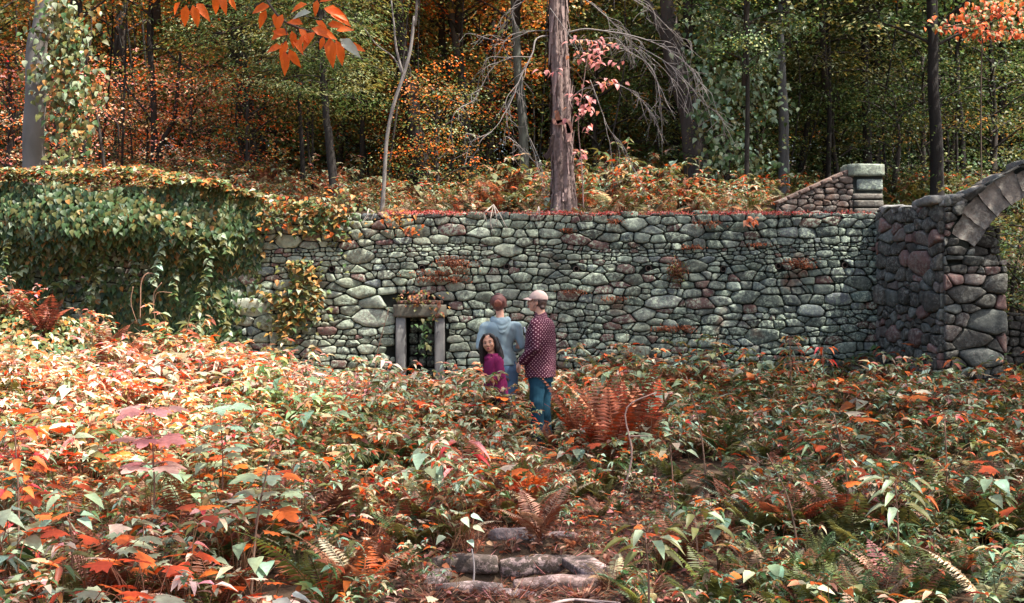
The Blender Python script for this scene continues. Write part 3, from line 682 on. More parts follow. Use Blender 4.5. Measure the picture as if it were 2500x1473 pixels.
# fallen leaves and litter on the bare soil
n = 14000; x = U(-5, 5, n); y = U(4.8, 15, n); k = rng.random(n) < .3; x[k] = U(-1.0, 1.9, k.sum()); y[k] = U(6, 10.5, k.sum())
m = MB(); P = np.stack([x, y, gh(x, y)+U(.005, .03, n)], -1); a = U(0, 6.28, n)
leaves(m, 'ell', P, np.stack([np.cos(a), np.sin(a), rng.normal(0, .25, n)], -1), rvec(n, 2.2, .6), U(.03, .075, n), U(.02, .045, n), pick(dict(brown=5, tan=1, rust=2, pink=.4), n, .35))
m.build('leaf_litter', M['leaf'], kind='stuff', label='fallen brown and tan leaves scattered on the bare soil', cat='leaf litter')

m = MB()
for cx, cy, n in ((.1, 7.42, 90), (-.3, 7.4, 70), (-.5, 7.6, 80), (.55, 7.5, 90), (.0, 7.15, 90), (.4, 7.1, 80), (-.45, 7.1, 70), (.0, 7.75, 60), (.25, 7.95, 60), (-.25, 7.9, 60), (.55, 8.3, 70), (.8, 8.0, 70), (-.4, 8.3, 60), (.3, 8.7, 60), (.75, 7.3, 40), (-.1, 7.1, 40)):
    a = U(0, 6.28, n); r_ = np.abs(rng.normal(0, .13, n)); P = np.stack([cx+r_*np.cos(a), cy+r_*np.sin(a)*.7, 0*a], -1); P[:, 2] = gh(P[:, 0], P[:, 1])+.005
    leaves(m, 'blade', P, np.stack([np.cos(a), np.sin(a), U(.15, .9, n)], -1), rvec(n), U(.06, .17, n), .006, pick(dict(rust=1, brown=3, tan=1.5, pink=1), n, .3))
m.build('dry_grass', M['leaf'], kind='stuff', label='wiry brown dead grass round the stone pit', cat='grass')
# vine mound over the ground at the left, in front of the wall
n = 26000; x = U(-9, -2.2, n); y = U(14.0, 17.9, n); k = (rng.random(n) < np.clip(1.25*sstep(-2.2, -4.2, x)+.0, 0, 1)); x, y = x[k], y[k]; n = len(x)
lump = .16+.13*wav(np.stack([x, y, x*0], -1), 2.4)
z = gh(x, y)+np.clip(lump, .03, .5)+U(-.10, .05, n)
e = .05; gx = (gh(x+e, y)-gh(x-e, y))/(2*e); gy = (gh(x, y+e)-gh(x, y-e))/(2*e)
Nn = norm(np.stack([-gx, -gy, np.ones(n)], -1)+rng.normal(0, .3, (n, 3))); a = rng.normal(-PI/2, 1.1, n)
D = np.stack([np.cos(a), np.sin(a), -.35+U(-.3, .2, n)], -1)
m = MB(); s = U(.055, .10, n); leaves(m, 'heart', np.stack([x, y, z], -1), D, Nn, s, s*.8, pick(MIXV, n))
m.build('vine_mound', M['leaf'], kind='stuff', label='low mound of olive green creeper leaves heaped against the wall at left', cat='creeper')

# ------------------------------------------------------------------ ivy curtain over the left end of the wall
ivy = empty('ivy_curtain', (-6.0, WY-.1, 0), label='thick dark green creeper curtain hanging over the left end of the stone wall', cat='creeper')
O = np.array(ivy.location)
n = 21000
px = U(-120, 640, n); zt = 3.32+.06*np.sin(px/60)+.04*np.sin(px/23)
u = rng.random(n); edge = 520+45*wav(np.stack([px*0, u*6, u*0], -1), 1.3)
x = (px-1250)/3018*17.8
zz = zt-(zt-.55)*u**1.35
dens = np.where(zz > 2.25+.25*wav(np.stack([x, x*0, x*0], -1), 1.6), 1.0, np.clip(.30+.42*wav(np.stack([x*1.2, zz*1.1, x*0], -1), 1.7)+.55*np.exp(-((px-500)/90)**2)+.35*np.exp(-((px-340)/60)**2)*(zz < 1.8), .03, 1))
dens *= np.clip(1-(px-edge)/110, 0, 1)
k = rng.random(n) < dens; x, zz, px = x[k], zz[k], px[k]; n = len(x)
bul = .12+.75*sstep(2.0, 2.75, zz)*(1-.22*sstep(2.85, 3.35, zz))*(.8+.35*wav(np.stack([x, x*0, x*0], -1), 1.6))+.10*wav(np.stack([x, zz, x*0], -1), 4)
bul *= np.clip((640-px)/170, .3, 1)
y = WY-bul*U(.72, 1.0, n)-.02
D = np.stack([rng.normal(0, .35, n), -.35+rng.normal(0, .25, n), -1+U(0, .5, n)], -1)
Nn = np.stack([rng.normal(0, .3, n), -1+rng.normal(0, .2, n), .55+rng.normal(0, .25, n)], -1)
m = MB(); s = U(.06, .105, n); leaves(m, 'heart', np.stack([x, y, zz], -1)-O, D, Nn, s, s*.85, pick(dict(olive=3, green=3.5, pale=.6, dkgreen=2, gold=.4), n)*.85)
m.build('leaves', M['leaf'], ivy, kind='stuff')
# top mat: flat lit leaves on top of the wall, orange and olive
n = 12000; px = U(-120, 800, n); y = U(17.35, 19.4, n); x = (px-1250)/3018*y
h = 3.05+.30*sstep(18.4, 17.7, y)*sstep(860, 300, px)*(y < 18.4)+.28*sstep(900, 250, px)*np.exp(-((y-17.9)/.6)**2)+.05*wav(np.stack([x, y, x*0], -1), 5)
k = (px < 620) | (rng.random(n) < .45*(1-(px-620)/260)); k &= ~((y < 17.75) & (px > 560)); x, y, h, px = x[k], y[k], h[k], px[k]; n = len(x)
m = MB(); a = rng.normal(-PI/2, 1.2, n); s = U(.05, .095, n)
leaves(m, 'heart', np.stack([x, y, h+U(-.06, .04, n)], -1)-O, np.stack([np.cos(a), np.sin(a), U(-.5, .15, n)], -1), np.stack([rng.normal(0, .3, n), rng.normal(-.2, .3, n), np.ones(n)], -1), s, s*.8, pick(dict(orange=.5, gold=1.0, olive=3.6, cream=.5, pale=1.2, deep=.4, brown=.9, green=1.6), n))
m.build('top_leaves', M['leaf'], ivy, kind='stuff')
def strand(path, root, mix, dep, s=.085, name='strand', dens=26, w_=.7):
    P = spline([at(a, b, dep)-np.array(root.location) for a, b in path], max(6, int(len(path)*8)))
    m = MB(); tube(m, P, .005, 4, (.14, .09, .05), closed=False)
    L = np.linalg.norm(np.diff(P, axis=0), axis=1).sum(); n = int(L*dens*2); t = np.linspace(0, .999, n)*(len(P)-1); k = t.astype(int); p = P[k]+(P[k+1]-P[k])*(t-k)[:, None]
    sd = np.where(np.arange(n) % 2 == 0, 1, -1)
    D = np.stack([sd*w_+rng.normal(0, .2, n), -.35+rng.normal(0, .2, n), -.35+rng.normal(0, .25, n)], -1)
    q = s*U(.7, 1.2, n); leaves(m, 'heart', p+rng.normal(0, .012, (n, 3)), D, np.stack([rng.normal(0, .2, n), -.55+rng.normal(0, .2, n), 1*np.ones(n)], -1), q, q*.85, pick(mix, n))
    return m.build(name, M['leaf'], root)
G1 = dict(olive=2, pale=1.6, green=2, gold=.6); G2 = dict(pale=3, mint=2, olive=1); G1 = dict(olive=2, pale=1.8, green=1.5)
for path, mx, dp in (([(300, 540), (262, 600), (245, 660), (215, 730), (205, 790)], G1, 17.4), ([(430, 530), (400, 580), (385, 640), (375, 690)], G2, 17.35), ([(480, 560), (465, 620), (430, 660), (425, 730)], G1, 17.5),
                     ([(150, 570), (120, 600), (90, 625)], G1, 17.45), ([(520, 600), (500, 680), (480, 760), (490, 830)], G1, 17.55), ([(325, 620), (330, 680), (320, 740)], G1, 17.6), ([(60, 650), (20, 700), (30, 760)], G1, 17.5),
                     ([(470, 540), (480, 580), (500, 610)], G1, 17.4), ([(540, 570), (560, 620)], G1, 17.5), ([(200, 560), (185, 600), (200, 640)], G1, 17.45), ([(120, 700), (150, 690), (210, 680)], G1, 17.6),
                     ([(525, 720), (545, 780), (560, 820)], G1, 17.6), ([(20, 580), (10, 640), (0, 690)], G1, 17.4), ([(360, 780), (400, 800), (440, 850)], G1, 17.4)):
    strand(path, ivy, mx, dp)
for path, r in (([(385, 672), (360, 668), (345, 690), (343, 740), (342, 780)], .012), ([(395, 690), (375, 720), (377, 770), (385, 810)], .006), ([(420, 715), (385, 715), (375, 745)], .005), ([(60, 735), (30, 715), (15, 735)], .008), ([(325, 700), (320, 740), (335, 790)], .006), ([(225, 760), (215, 785), (205, 765)], .006)):
    m = MB(); tube(m, spline([at(a, b, 17.35)-O for a, b in path], 22), np.linspace(r, r*.6, 22), 6, (.30, .17, .11)); m.build('bare_vine', M['twig'], ivy)
# smaller creepers on the bare stones
def creeper(lab, spots, mix, seeds, nm='creeper', s=.075):
    r_ = empty(nm, (at(spots[0][0], 0, WY)[0], WY, 0), label=lab, cat='creeper'); O = np.array(r_.location); m = MB()
    for (px, py, rx, ry, n) in spots:
        a = rng.normal(0, .5, (n, 2)); p = at(px, py, WY-.10); x = p[0]+a[:, 0]*rx/168; z = p[2]-a[:, 1]*ry/168
        y = WY-.09-U(0, .12, n)
        D = np.stack([rng.normal(0, .7, n), -.4+rng.normal(0, .2, n), -.35+rng.normal(0, .3, n)], -1); q = s*U(.7, 1.25, n)
        leaves(m, 'heart', np.stack([x, y, z], -1)-O, D, np.stack([rng.normal(0, .25, n), -.55+rng.normal(0, .2, n), np.ones(n)], -1), q, q*.8, pick(mix, n))
    m.build('leaves', M['leaf'], r_, kind='stuff'); return r_
YM = dict(olive=3, gold=2, green=.8, pale=.8); 
c1 = creeper('yellow-green creeper climbing the bare stones between the ivy curtain and the niche', [(735, 655, 40, 30, 70), (750, 700, 50, 40, 90), (730, 745, 80, 50, 150), (715, 775, 70, 30, 70), (700, 800, 40, 60, 40), (660, 725, 60, 15, 30)], YM, 1)
strand([(735, 640), (755, 690), (770, 730), (745, 770)], c1, YM, 17.85); strand([(650, 722), (690, 740), (720, 745)], c1, YM, 17.85); strand([(740, 700), (705, 735), (690, 790), (690, 830)], c1, YM, 17.85)
creeper('olive leaf fringe spilling down from the wall top left of the middle', [(760, 515, 110, 30, 260), (800, 540, 60, 50, 130), (760, 560, 60, 16, 50), (640, 540, 70, 50, 120), (840, 540, 20, 90, 40)], dict(olive=3, green=1.5, gold=1.2, orange=.5), 2)
creeper('small rusty yellow tuft of leaves hanging near the wall top above the niche', [(1000, 560, 40, 20, 30), (965, 525, 60, 22, 50)], dict(gold=2, orange=1, rust=1, olive=1), 3, s=.06)
creeper('ragged brown and yellow growth drooping over the lintel of the niche', [(1035, 732, 60, 20, 70), (1068, 760, 22, 30, 30), (1010, 722, 50, 14, 30)], dict(gold=1, brown=2, rust=1.5, olive=2.5), 4, s=.048)
creeper('small green creeper growing in the dark opening of the niche', [(1038, 800, 22, 40, 20), (1040, 840, 24, 30, 16)], dict(green=3, dkgreen=1, olive=1), 5, s=.07)
creeper('single dried orange leaf cluster on the wall top right of the man', [(1832, 538, 26, 8, 14)], dict(orange=2, peach=2), 6, s=.08)
creeper('low green shrub against the foot of the dark wing wall', [(2240, 800, 50, 40, 60), (2250, 840, 60, 60, 110)], dict(green=3, dkgreen=2, olive=.6), 7, s=.10)
o = bpy.data.objects['creeper']
# moss: the pinkish red band along the wall top, dark hanging clumps on the face
def mosspad(lab, specs, mix, name='moss_clump'):
    m = MB()
    for (px, py, rx, ry, n) in specs:
        a = rng.normal(0, .42, (n, 2)); p = at(px, py, WY-.05)
        P = np.stack([p[0]+a[:, 0]*rx/168, WY-.06-U(0, .07, n)*np.exp(-(a**2).sum(1)), p[2]-a[:, 1]*ry/168], -1)
        leaves(m, 'blade', P, np.stack([rng.normal(0, .5, n), -.6+0*P[:, 0], rng.normal(-.5, .5, n)], -1), rvec(n), U(.02, .05, n), U(.010, .02, n), pick(mix, n, .3))
    return m.build(name, M['moss'], label=lab, cat='moss', kind='stuff')
BM = dict(rust=2, brown=3); 
mosspad('dark red-brown moss on the stones above the niche, beside the fourth drain hole', [(1110, 645, 50, 22, 500), (1075, 665, 80, 8, 260), (1055, 680, 60, 10, 220), (1100, 682, 50, 10, 220)], BM)
mosspad('round dark brown moss ball hanging on the wall right of the man', [(1650, 660, 26, 30, 600)], dict(brown=4, olive=1))
mosspad('small moss patch low on the wall, behind the tall stems right of the man', [(1665, 800, 40, 8, 200), (1620, 801, 40, 8, 160)], dict(brown=3, rust=1))
mosspad('thin rusty moss tufts on the upper right part of the wall', [(1945, 640, 40, 12, 200), (1965, 650, 30, 8, 120), (1850, 597, 40, 5, 120), (1690, 603, 30, 6, 120)], BM)
mosspad('rusty moss tufts just left of and above the man in the cap', [(1400, 712, 36, 7, 140), (1500, 728, 46, 7, 140), (1385, 562, 20, 7, 100), (1497, 540, 26, 8, 120), (1725, 545, 40, 12, 160)], BM)
n = 34000; x = (U(940, 2170, n)-1250)/3018*17.9; k = rng.random(n) < np.clip(.45+.6*wav(np.stack([x, x*0, x*0+3], -1), 3.1), .08, 1); x = x[k]; n = len(x)
P = np.stack([x, WY-.03+U(-.06, .45, n), 2.99+.014*wav(np.stack([x, x*0, x*0], -1), 8)+U(-.03, .015, n)], -1)
m = MB(); leaves(m, 'blade', P, np.stack([rng.normal(0, .5, n), -.35+rng.normal(0, .4, n), .5+rng.normal(0, .5, n)], -1), rvec(n), U(.015, .045, n), U(.008, .018, n), pick(dict(pink=3.4, red=.8, rust=1.6, peach=.9, brown=1), n, .35)*np.array([1, .8, .85]))
m.build('moss_band', M['moss'], kind='stuff', label='pinkish red moss and needle litter along the top edge of the wall', cat='moss')
# bare roots and twigs hanging over the wall top
for (px, py, L) in ((1205, 500, 60), (1315, 505, 30), (900, 510, 25)):
    m = MB()
    for k in range(5 if L > 40 else 3):
        e = (px+U(-50, 40)*L/60, py+L*U(.5, 1.3)); q = spline([at(px, py, WY-.15), at((px+e[0])/2+U(-6, 6), (py+e[1])/2, WY-.28), at(*e, WY-.16)], 9)
        tube(m, q, np.linspace(.008, .003, 9), 5, (.42, .36, .30)); q2 = spline([q[5], q[5]+np.array([U(-.1, .1), -.02, -.12])], 5); tube(m, q2, np.linspace(.004, .002, 5), 4, (.42, .36, .30))
    m.build('hanging_twigs', M['twig'], label={60: 'largest spray of pale bare twigs hanging over the wall top above the woman', 30: 'small bare twig hanging over the wall top below the shaggy tree', 25: 'small pale twig hanging over the wall top left of the niche'}[L], cat='twigs')

# ------------------------------------------------------------------ plants that stand out one by one
def plant(name, px, D, lab, cat, fn, mat='leaf', sc_=1.0, grp=None, leafp=None):
    x = (px-1250)/3018*D; y = D; r = empty(name, (x, y, float(gh(x, y))), label=lab, cat=cat, **({'group': grp} if grp else {}))
    m = MB(); fn(m); m.build(leafp or 'foliage', M[mat], r); r.scale = (sc_,)*3; return r
RF = dict(rust=3, deep=.8, brown=.6, peach=.5)
for px, D, L, l in ((1500, 11.3, 1.2, 'tallest rust-red fern clump standing right of the man'), (1425, 11.9, 1.0, 'rust-red fern just right of the man and behind the tallest one'), (1560, 12.0, .95, 'reddish fern right behind the tallest fern clump')):
    plant('fern', px, D, l, 'fern', lambda m: fern(m, RF, nf=12, L=L, arch_=.75, pairs=30, wid=.11, up=1.42))
for px, D, L, mx, l in ((1920, 8.6, .62, RF, 'upright rust-red fern in the right foreground'), (2260, 9.2, .5, dict(mint=3, pale=2), 'pale green fern with open fronds at right'), (2420, 6.6, .5, dict(cream=2, pale=2), 'pale fern in the bottom right corner'),
                        (2190, 6.9, .45, dict(tan=2, pink=1), 'pinkish tan fern near the bottom at right'), (1690, 13.8, .55, dict(peach=2, cream=1), 'pale peach fern in front of the wall foot right of the man'), (1150, 10.6, .62, RF, 'rusty fern in the middle left of the man'),
                        (790, 9.0, .6, dict(rust=2, brown=2), 'dark rusty fern in the left middle of the clearing'), (2000, 13.4, .6, dict(tan=2, olive=2), 'tan arching fern near the wall at right'), (1290, 9.9, .5, dict(orange=2, deep=2), 'bright orange fern fronds between the man and the pit'), (880, 6.9, .5, dict(peach=3, cream=1, orange=1), 'peach-coloured fern at the left of the pit'),
                        (2140, 14.6, .6, dict(olive=2, rust=1), 'olive fern at the foot of the dark wing wall')):
    plant('fern', px, D, l, 'fern', lambda m: fern(m, mx, nf=8, L=L, pairs=26))
def sapling(name, px, D, H, lab, mix, stemcol=(.22, .12, .08), kind='maple', L=.17, W=.19, tiers=(.62, .8, .97), nper=5, cat='sapling', mat='leaf'):
    x = (px-1250)/3018*D; r = empty(name, (x, D, float(gh(x, D))), label=lab, cat=cat); m = MB()
    tube(m, spline([(0, 0, -.05), (.01, .01, H*.5), (-.01, 0, H)], 10), np.linspace(.008, .004, 10), 6, stemcol); m.build('stem', M['stem'], r)
    for t in tiers:
        for k in range(nper):
            a = k*2*PI/nper+t*9; pet = .08*U(.7, 1.4); b = np.array([0, 0, H*t]); e = b+np.array([math.cos(a)*pet, math.sin(a)*pet, .03]); m = MB()
            tube(m, spline([b, (b+e)/2+[0, 0, .02], e], 5), .002, 4, stemcol, closed=False)
            s = U(.75, 1.15); leaves(m, kind, e[None], np.array([math.cos(a), math.sin(a), -.18+U(-.15, .15)]), np.array([[U(-.15, .15), -.22+U(-.15, .15), 1.0]]), L*s, W*s, pick(mix, 1, .15)); m.build('leaf', M[mat], r)
    return r
sapling('maple_sapling', 372, 8.1, .98, 'pale pink-leaved maple sapling rising above the left foreground', dict(blush=3, pink=.6), L=.19, W=.22, tiers=(.62, .8, 1.0), nper=5)
sapling('maple_sapling', 660, 7.7, .6, 'low maple seedling with pale green and orange leaves left of the pit', dict(pale=2, orange=1))
sapling('maple_sapling', 1130, 9.6, .55, 'small pink and red-leaved seedling in front of the people', dict(pink=3, red=1), kind='lan', L=.2, W=.05, nper=4)
sapling('maple_sapling', 540, 9.4, .9, 'green-leaved maple sapling left of the middle of the clearing', dict(pale=2, mint=2), L=.15, W=.17)
sapling('maple_sapling', 40, 7.2, .95, 'fiery red-orange leaf sprig at the left edge', dict(orange=3, red=2), kind='ell', L=.12, W=.05, nper=6)
sapling('bramble', 1640, 8.9, .62, 'bramble with pale ridged leaves left of the dark hollow', dict(cream=2, pale=1), kind='ell', L=.11, W=.08, tiers=(.9, 1.0), nper=3, cat='bramble')
sapling('broadleaf_plant', 1580, 6.3, .55, 'large pale green-leaved plant in the bottom foreground right of the pit', dict(pale=2, olive=2), kind='ell', L=.16, W=.06, tiers=(.8, .9, 1.0), nper=4, cat='plant')
sapling('broadleaf_plant', 2190, 7.4, .62, 'broad plant with long pale drooping leaves in the right foreground', dict(pale=2, olive=2), kind='ell', L=.16, W=.055, tiers=(.75, .88, 1.0), nper=5, cat='plant')
sapling('broadleaf_plant', 1700, 6.9, .5, 'pale-leaved plant standing behind the large one right of the pit', dict(pale=1, olive=2), kind='ell', L=.14, W=.06, tiers=(.85, 1.0), nper=4, cat='plant')
sapling('broadleaf_plant', 170, 6.6, .62, 'pale grey-green plant in the lower left foreground', dict(mint=1, pale=1, olive=1), kind='ell', L=.13, W=.07, tiers=(.8, 1.0), nper=4, cat='plant')
sapling('broadleaf_plant', 2010, 14.9, .98, 'tall sprig with one red leaf whorl before the wall at right', dict(red=2, deep=2, orange=2), kind='lan', L=.13, W=.04, tiers=(.85, 1.0), nper=5, cat='plant')
sapling('broadleaf_plant', 2310, 8.6, .85, 'bright orange-red leaf sprig in the right middle of the clearing', dict(orange=3, red=1), kind='ell', L=.1, W=.045, tiers=(1.0,), nper=5, cat='plant')
sapling('sumac_sprig', 1930, 15.6, 1.1, 'orange feathery sprig reaching up before the wall at right', dict(olive=1.5, deep=1, rust=2, gold=1), kind='lan', L=.11, W=.03, tiers=(.6, .68, .76, .84, .92, 1.0), nper=6, cat='plant')
for px, D, l in ((1160, 13.35, 'warm leafy plant hiding the legs of the child, leftmost of three'), (1195, 13.2, 'warm leafy plant hiding the legs of the child, middle one of three'), (1235, 13.3, 'warm leafy plant hiding the legs of the child, right one of three')):
    plant('leafy_plant', px, D, l, 'plant', lambda m: [herb(m, MIXA, H=.70, nl=46, L=.10, W=.045, br=5) for _ in range(2)])
for px, D, H, lb in ((1728, 10.2, 1.05, 'dark dead stalk with seed bumps standing at the edge of the dark hollow'), (905, 16.2, 1.5, 'thin bent dead stem before the wall left of the niche'), (610, 6.8, .9, 'long slanting dry stem in the left foreground'), (1955, 7.9, .75, 'dry brown stalk leaning beside the upright rust fern'), (2080, 8.7, .9, 'pale leaf-whorled stalk leaning in the right clearing')):
    x = (px-1250)/3018*D; z0 = float(gh(x, D)); m = MB(); ln = U(-.25, .25)
    q = spline([(x, D, z0-.03), (x+ln*.3, D, z0+H*.55), (x+ln, D-.05, z0+H)], 20); tube(m, q, np.linspace(.009, .004, 20), 5, (.20, .12, .08), .15, rs=30)
    for k in range(4, 20, 2): leaves(m, 'ell', q[k:k+1], rvec(1), rvec(1, 1), .05, .02, pick(dict(tan=1, brown=1), 1))
    m.build('dead_stalk', M['stem'], label=lb, cat='dead stem')
# ------------------------------------------------------------------ forest
def crown_meshes(mix, z0=2.2, z1=9, R=2.6, nb=34, per=70, leaf=.10, spray=.42, seed=0, conifer=False, trunk=True):
    """(branch mesh, leaf mesh) sharing one layout: limbs carrying flat sprays of leaves"""
    mb = MB(); ml = MB(); bc = (.045, .036, .03)
    if trunk: tube(mb, spline([(0, 0, z0), (U(-.2, .2), U(-.2, .2), (z0+z1)/2), (0, 0, z1)], 10), np.linspace(.09, .02, 10), 6, bc)
    for k in range(nb):
        t = (k+U(0, 1))/nb; z = z0+(z1-z0)*t; a = k*2.4+U(-.4, .4); r = R*(.35+.65*math.sin(PI*(.15+.8*t))**.8)*U(.6, 1.1)
        e = np.array([math.cos(a)*r, math.sin(a)*r, z+(-.35 if conifer else .45)*r*U(.4, 1.0)])
        q = spline([(0, 0, z), (e[0]*.5, e[1]*.5, (z+e[2])/2+.12*r), e], 9); tube(mb, q, np.linspace(.03, .006, 9), 4, bc, closed=False)
        for s in range(3 if not conifer else 4):
            c = q[int(U(4, 8.9))]+rng.normal(0, .22, 3)*[1, 1, .5]; sub = spline([q[5], (q[5]+c)/2+[0, 0, .05], c], 5); tube(mb, sub, np.linspace(.01, .003, 5), 3, bc, closed=False)
            n = per//3; o = rng.normal(0, 1, (n, 3))*np.array([spray, spray, .09 if not conifer else .05]); tl = rng.normal(0, .22, 2)
            o[:, 2] += o[:, 0]*tl[0]+o[:, 1]*tl[1]-.12*(o[:, 0]**2+o[:, 1]**2)
            aa = np.arctan2(o[:, 1], o[:, 0])+rng.normal(0, .7, n); P = c+o
            D = np.stack([np.cos(aa), np.sin(aa), -.3+rng.normal(0, .3, n)], -1); base = pick(mix, 1, .3)[0]
            col = np.where(rng.random((n, 1)) < .8, base*U(.7, 1.3, (n, 1)), pick(mix, n))
            if conifer:
                leaves(ml, 'dia', P, D, np.stack([rng.normal(0, .3, n), rng.normal(0, .3, n), np.ones(n)], -1), leaf*1.7*U(.6, 1.3, n), leaf*.32, col)
            else:
                s_ = leaf*U(.6, 1.25, n); leaves(ml, 'dia', P, D, np.stack([rng.normal(0, .45, n), rng.normal(0, .45, n), np.ones(n)], -1), s_, s_*.75, col)
    return mb.mesh('branches', M['twig']), ml.mesh('crown', M['leafobj'])
CA = dict(orange=1.0, amber=1.6, deep=.3, gold=1.3, olive=3.2, green=2.2, peach=.5, pale=.9)
CG = dict(green=2.6, olive=2.2, dkgreen=2, pale=.5, gold=.25)
CP = dict(orange=1.8, peach=2.0, pink=1.8, cream=1.6, red=.3, olive=1.2)
CO = dict(olive=3, gold=1.5, green=1.5, orange=.8, brown=1)
CH = dict(olive=2, green=2, pale=.8, dkgreen=1)
CR = {'A': [crown_meshes(CA, 2.0+.3*k, 9, 2.7, 34, 200, .105) for k in range(3)], 'G': [crown_meshes(CG, 1.8+.3*k, 9, 2.7, 36, 200, .105) for k in range(3)],
      'P': [crown_meshes(CP, 1.2, 6, 2.4, 28, 190, .10)], 'O': [crown_meshes(CO, 1.6, 9, 2.6, 34, 200, .10) for k in range(2)],
      'H': [crown_meshes(CH, 1.0, 8, 2.3, 46, 260, .075, .5, conifer=True) for k in range(2)],
      'a': [crown_meshes(CA, .3, 3.6, 1.6, 18, 150, .085, .42) for k in range(2)], 'g': [crown_meshes(CG, .3, 3.6, 1.6, 18, 150, .085, .42) for k in range(2)], 'p': [crown_meshes(CP, .3, 3.2, 1.5, 16, 150, .085, .42)]}
BARK = (.075, .062, .052)
def trunk_mesh(path, D, r0, r1, col=BARK, sides=14, rough=.09, mat='bark', origin=None, extra=0.0, n=None):
    """path: points of the trunk in the view, continued upward by extra metres"""
    P = [at(a, b, D) for a, b in path]; P.sort(key=lambda p: p[2])
    P[0] = np.array([P[0][0], P[0][1], float(gh(P[0][0], P[0][1]))-.15]) if True else P[0]
    if extra: d = norm(P[-1]-P[-2]); P.append(P[-1]+(d*.5+np.array([0, 0, .6]))*extra)
    P = np.array(P)-origin; n = n or max(12, int(np.ptp(P[:, 2])*5)); q = spline(P, n)
    rr = np.linspace(r0, r1, n); rr = rr*(1+.5*np.exp(-np.arange(n)/n*22)); q[2:] += .35*r0*np.stack([wav(q[2:]*[0, 0, 1.0], 1.7), wav(q[2:]*[0, 0, 1.0]+5, 1.7), 0*q[2:, 0]], -1); m = MB(); tube(m, q, rr, sides, col, rough, rs=2.2)
    return m, q
def tree(name, path, D, wpx, lab, crown='A', col=BARK, cat='tree', mat='bark', scale=1.0, grp=None, forks=(), tint=1.3, rough=.09, lift=1.3, crown_on=True, taper=.55, r_extra=5):
    x = at(path[0][0], 0, D)[0]; O = np.array([x, D, float(gh(x, D))]); r0 = wpx/3018*D/2
    root = empty(name, O, label=lab, cat=cat, **({'group': grp} if grp else {}))
    m, q = trunk_mesh(path, D, r0, r0*taper, col, rough=rough, origin=O, extra=r_extra); m.build('trunk', M[mat], root)
    for fp, fw in forks:
        P = np.array([at(a, b, D)-O for a, b in fp]); m = MB(); n = 14; qq = spline(P, n); tube(m, qq, np.linspace(fw/3018*D/2, fw/3018*D/4.5, n), 8, col, .08); m.build('limb', M[mat], root)
    if crown_on:
        b, l = CR[crown][int(U(0, len(CR[crown])))]
        c = link('crown', l, root, loc=(q[-1][0]*.6, q[-1][1]*.6, lift)); c.scale = (scale,)*3; c.rotation_euler = (0, 0, U(0, 6)); c.color = (*(np.ones(3)*tint), 1)
        c2 = link('branches', b, root, loc=c.location); c2.scale = c.scale; c2.rotation_euler = c.rotation_euler
    return root
GREY = (.17, .155, .14); DK = (.034, .029, .025)
tree('tree', [(65, 455), (78, 330), (86, 200), (96, 100), (112, -10)], 21.5, 52, 'smooth grey leaning trunk at the far left, partly covered by creeper', 'O', GREY, mat='smoothbark', lift=3, rough=.03, taper=.85)
tree('tree', [(205, 440), (198, 380), (212, 300), (205, 230)], 24, 20, 'short crooked dark trunk just right of the creeper-hung trunk', 'A', DK, forks=[([(200, 270), (250, 275), (285, 300), (290, 350)], 9)], scale=.8)
tree('tree', [(368, 445), (375, 330), (372, 200), (365, 60), (370, -10)], 25, 17, 'thin dark trunk whose side stem curves off to the right, left part of the woods', 'A', DK, forks=[([(385, 420), (395, 350), (425, 290), (435, 200), (440, 130)], 15), ([(430, 150), (400, 120), (340, 125)], 6), ([(372, 300), (330, 240), (260, 180)], 7)])
tree('tree', [(603, 455), (598, 330), (592, 200), (585, 80), (575, -10)], 26, 50, 'thick very dark trunk behind the hemlock sprays, left of the middle', 'H', DK, forks=[([(552, 0), (548, 60), (560, 110), (575, 140)], 12)])
tree('tree', [(818, 475), (806, 400), (800, 320), (792, 240)], 22.5, 24, 'short dark half-dead stump-like trunk with a pale split stem', 'H', DK, forks=[([(828, 480), (815, 400), (800, 310), (795, 250)], 9)], crown_on=True, r_extra=4, scale=.6)
tree('birch_tree', [(930, 500), (938, 420), (945, 330), (962, 250), (985, 185), (1003, 120), (1012, 40), (1020, -10)], 19.6, 9.5, 'slender pale-barked leaning young tree rising from behind the wall', 'O', (.21, .185, .165), mat='smoothbark', forks=[([(985, 185), (968, 120), (962, 60), (955, 0)], 7), ([(985, 185), (960, 140), (920, 110), (890, 70)], 4)], lift=2.5, scale=.6, rough=.04, taper=.7)
tree('tree', [(1040, 440), (1015, 350), (1000, 250), (990, 180), (975, 80), (965, -10)], 25, 44, 'dark leaning trunk right behind the slender pale tree', 'A', DK, forks=[([(1010, 220), (1060, 280), (1085, 290)], 9), ([(1030, 400), (1060, 330), (1080, 280), (1160, 190)], 9)])
tree('tree', [(1098, 450), (1100, 330), (1092, 200), (1082, 100), (1078, -10)], 27, 17, 'straight thin dark trunk, left of the twin stems in the middle', 'A', DK)
tree('tree', [(1165, 455), (1140, 330), (1130, 200), (1112, 100), (1105, -10)], 26.5, 22, 'twin-stemmed grey-brown trunk left of the shaggy tree', 'A', (.09, .078, .065), forks=[([(1135, 440), (1130, 350), (1128, 260), (1120, 190)], 12)])
tree('tree', [(1278, 450), (1276, 330), (1268, 200), (1262, 100), (1258, -10)], 25.5, 25, 'grey-green straight trunk close left of the shaggy tree', 'A', (.11, .115, .095), scale=.9)
tree('tree', [(1705, 430), (1690, 330), (1672, 230), (1650, 150), (1635, 60), (1640, -10)], 24.5, 60, 'very thick forked trunk right of the shaggy tree with vines at its side', 'G', (.085, .07, .062), forks=[([(1650, 150), (1625, 90), (1600, 40), (1575, -10)], 34)], rough=.12)
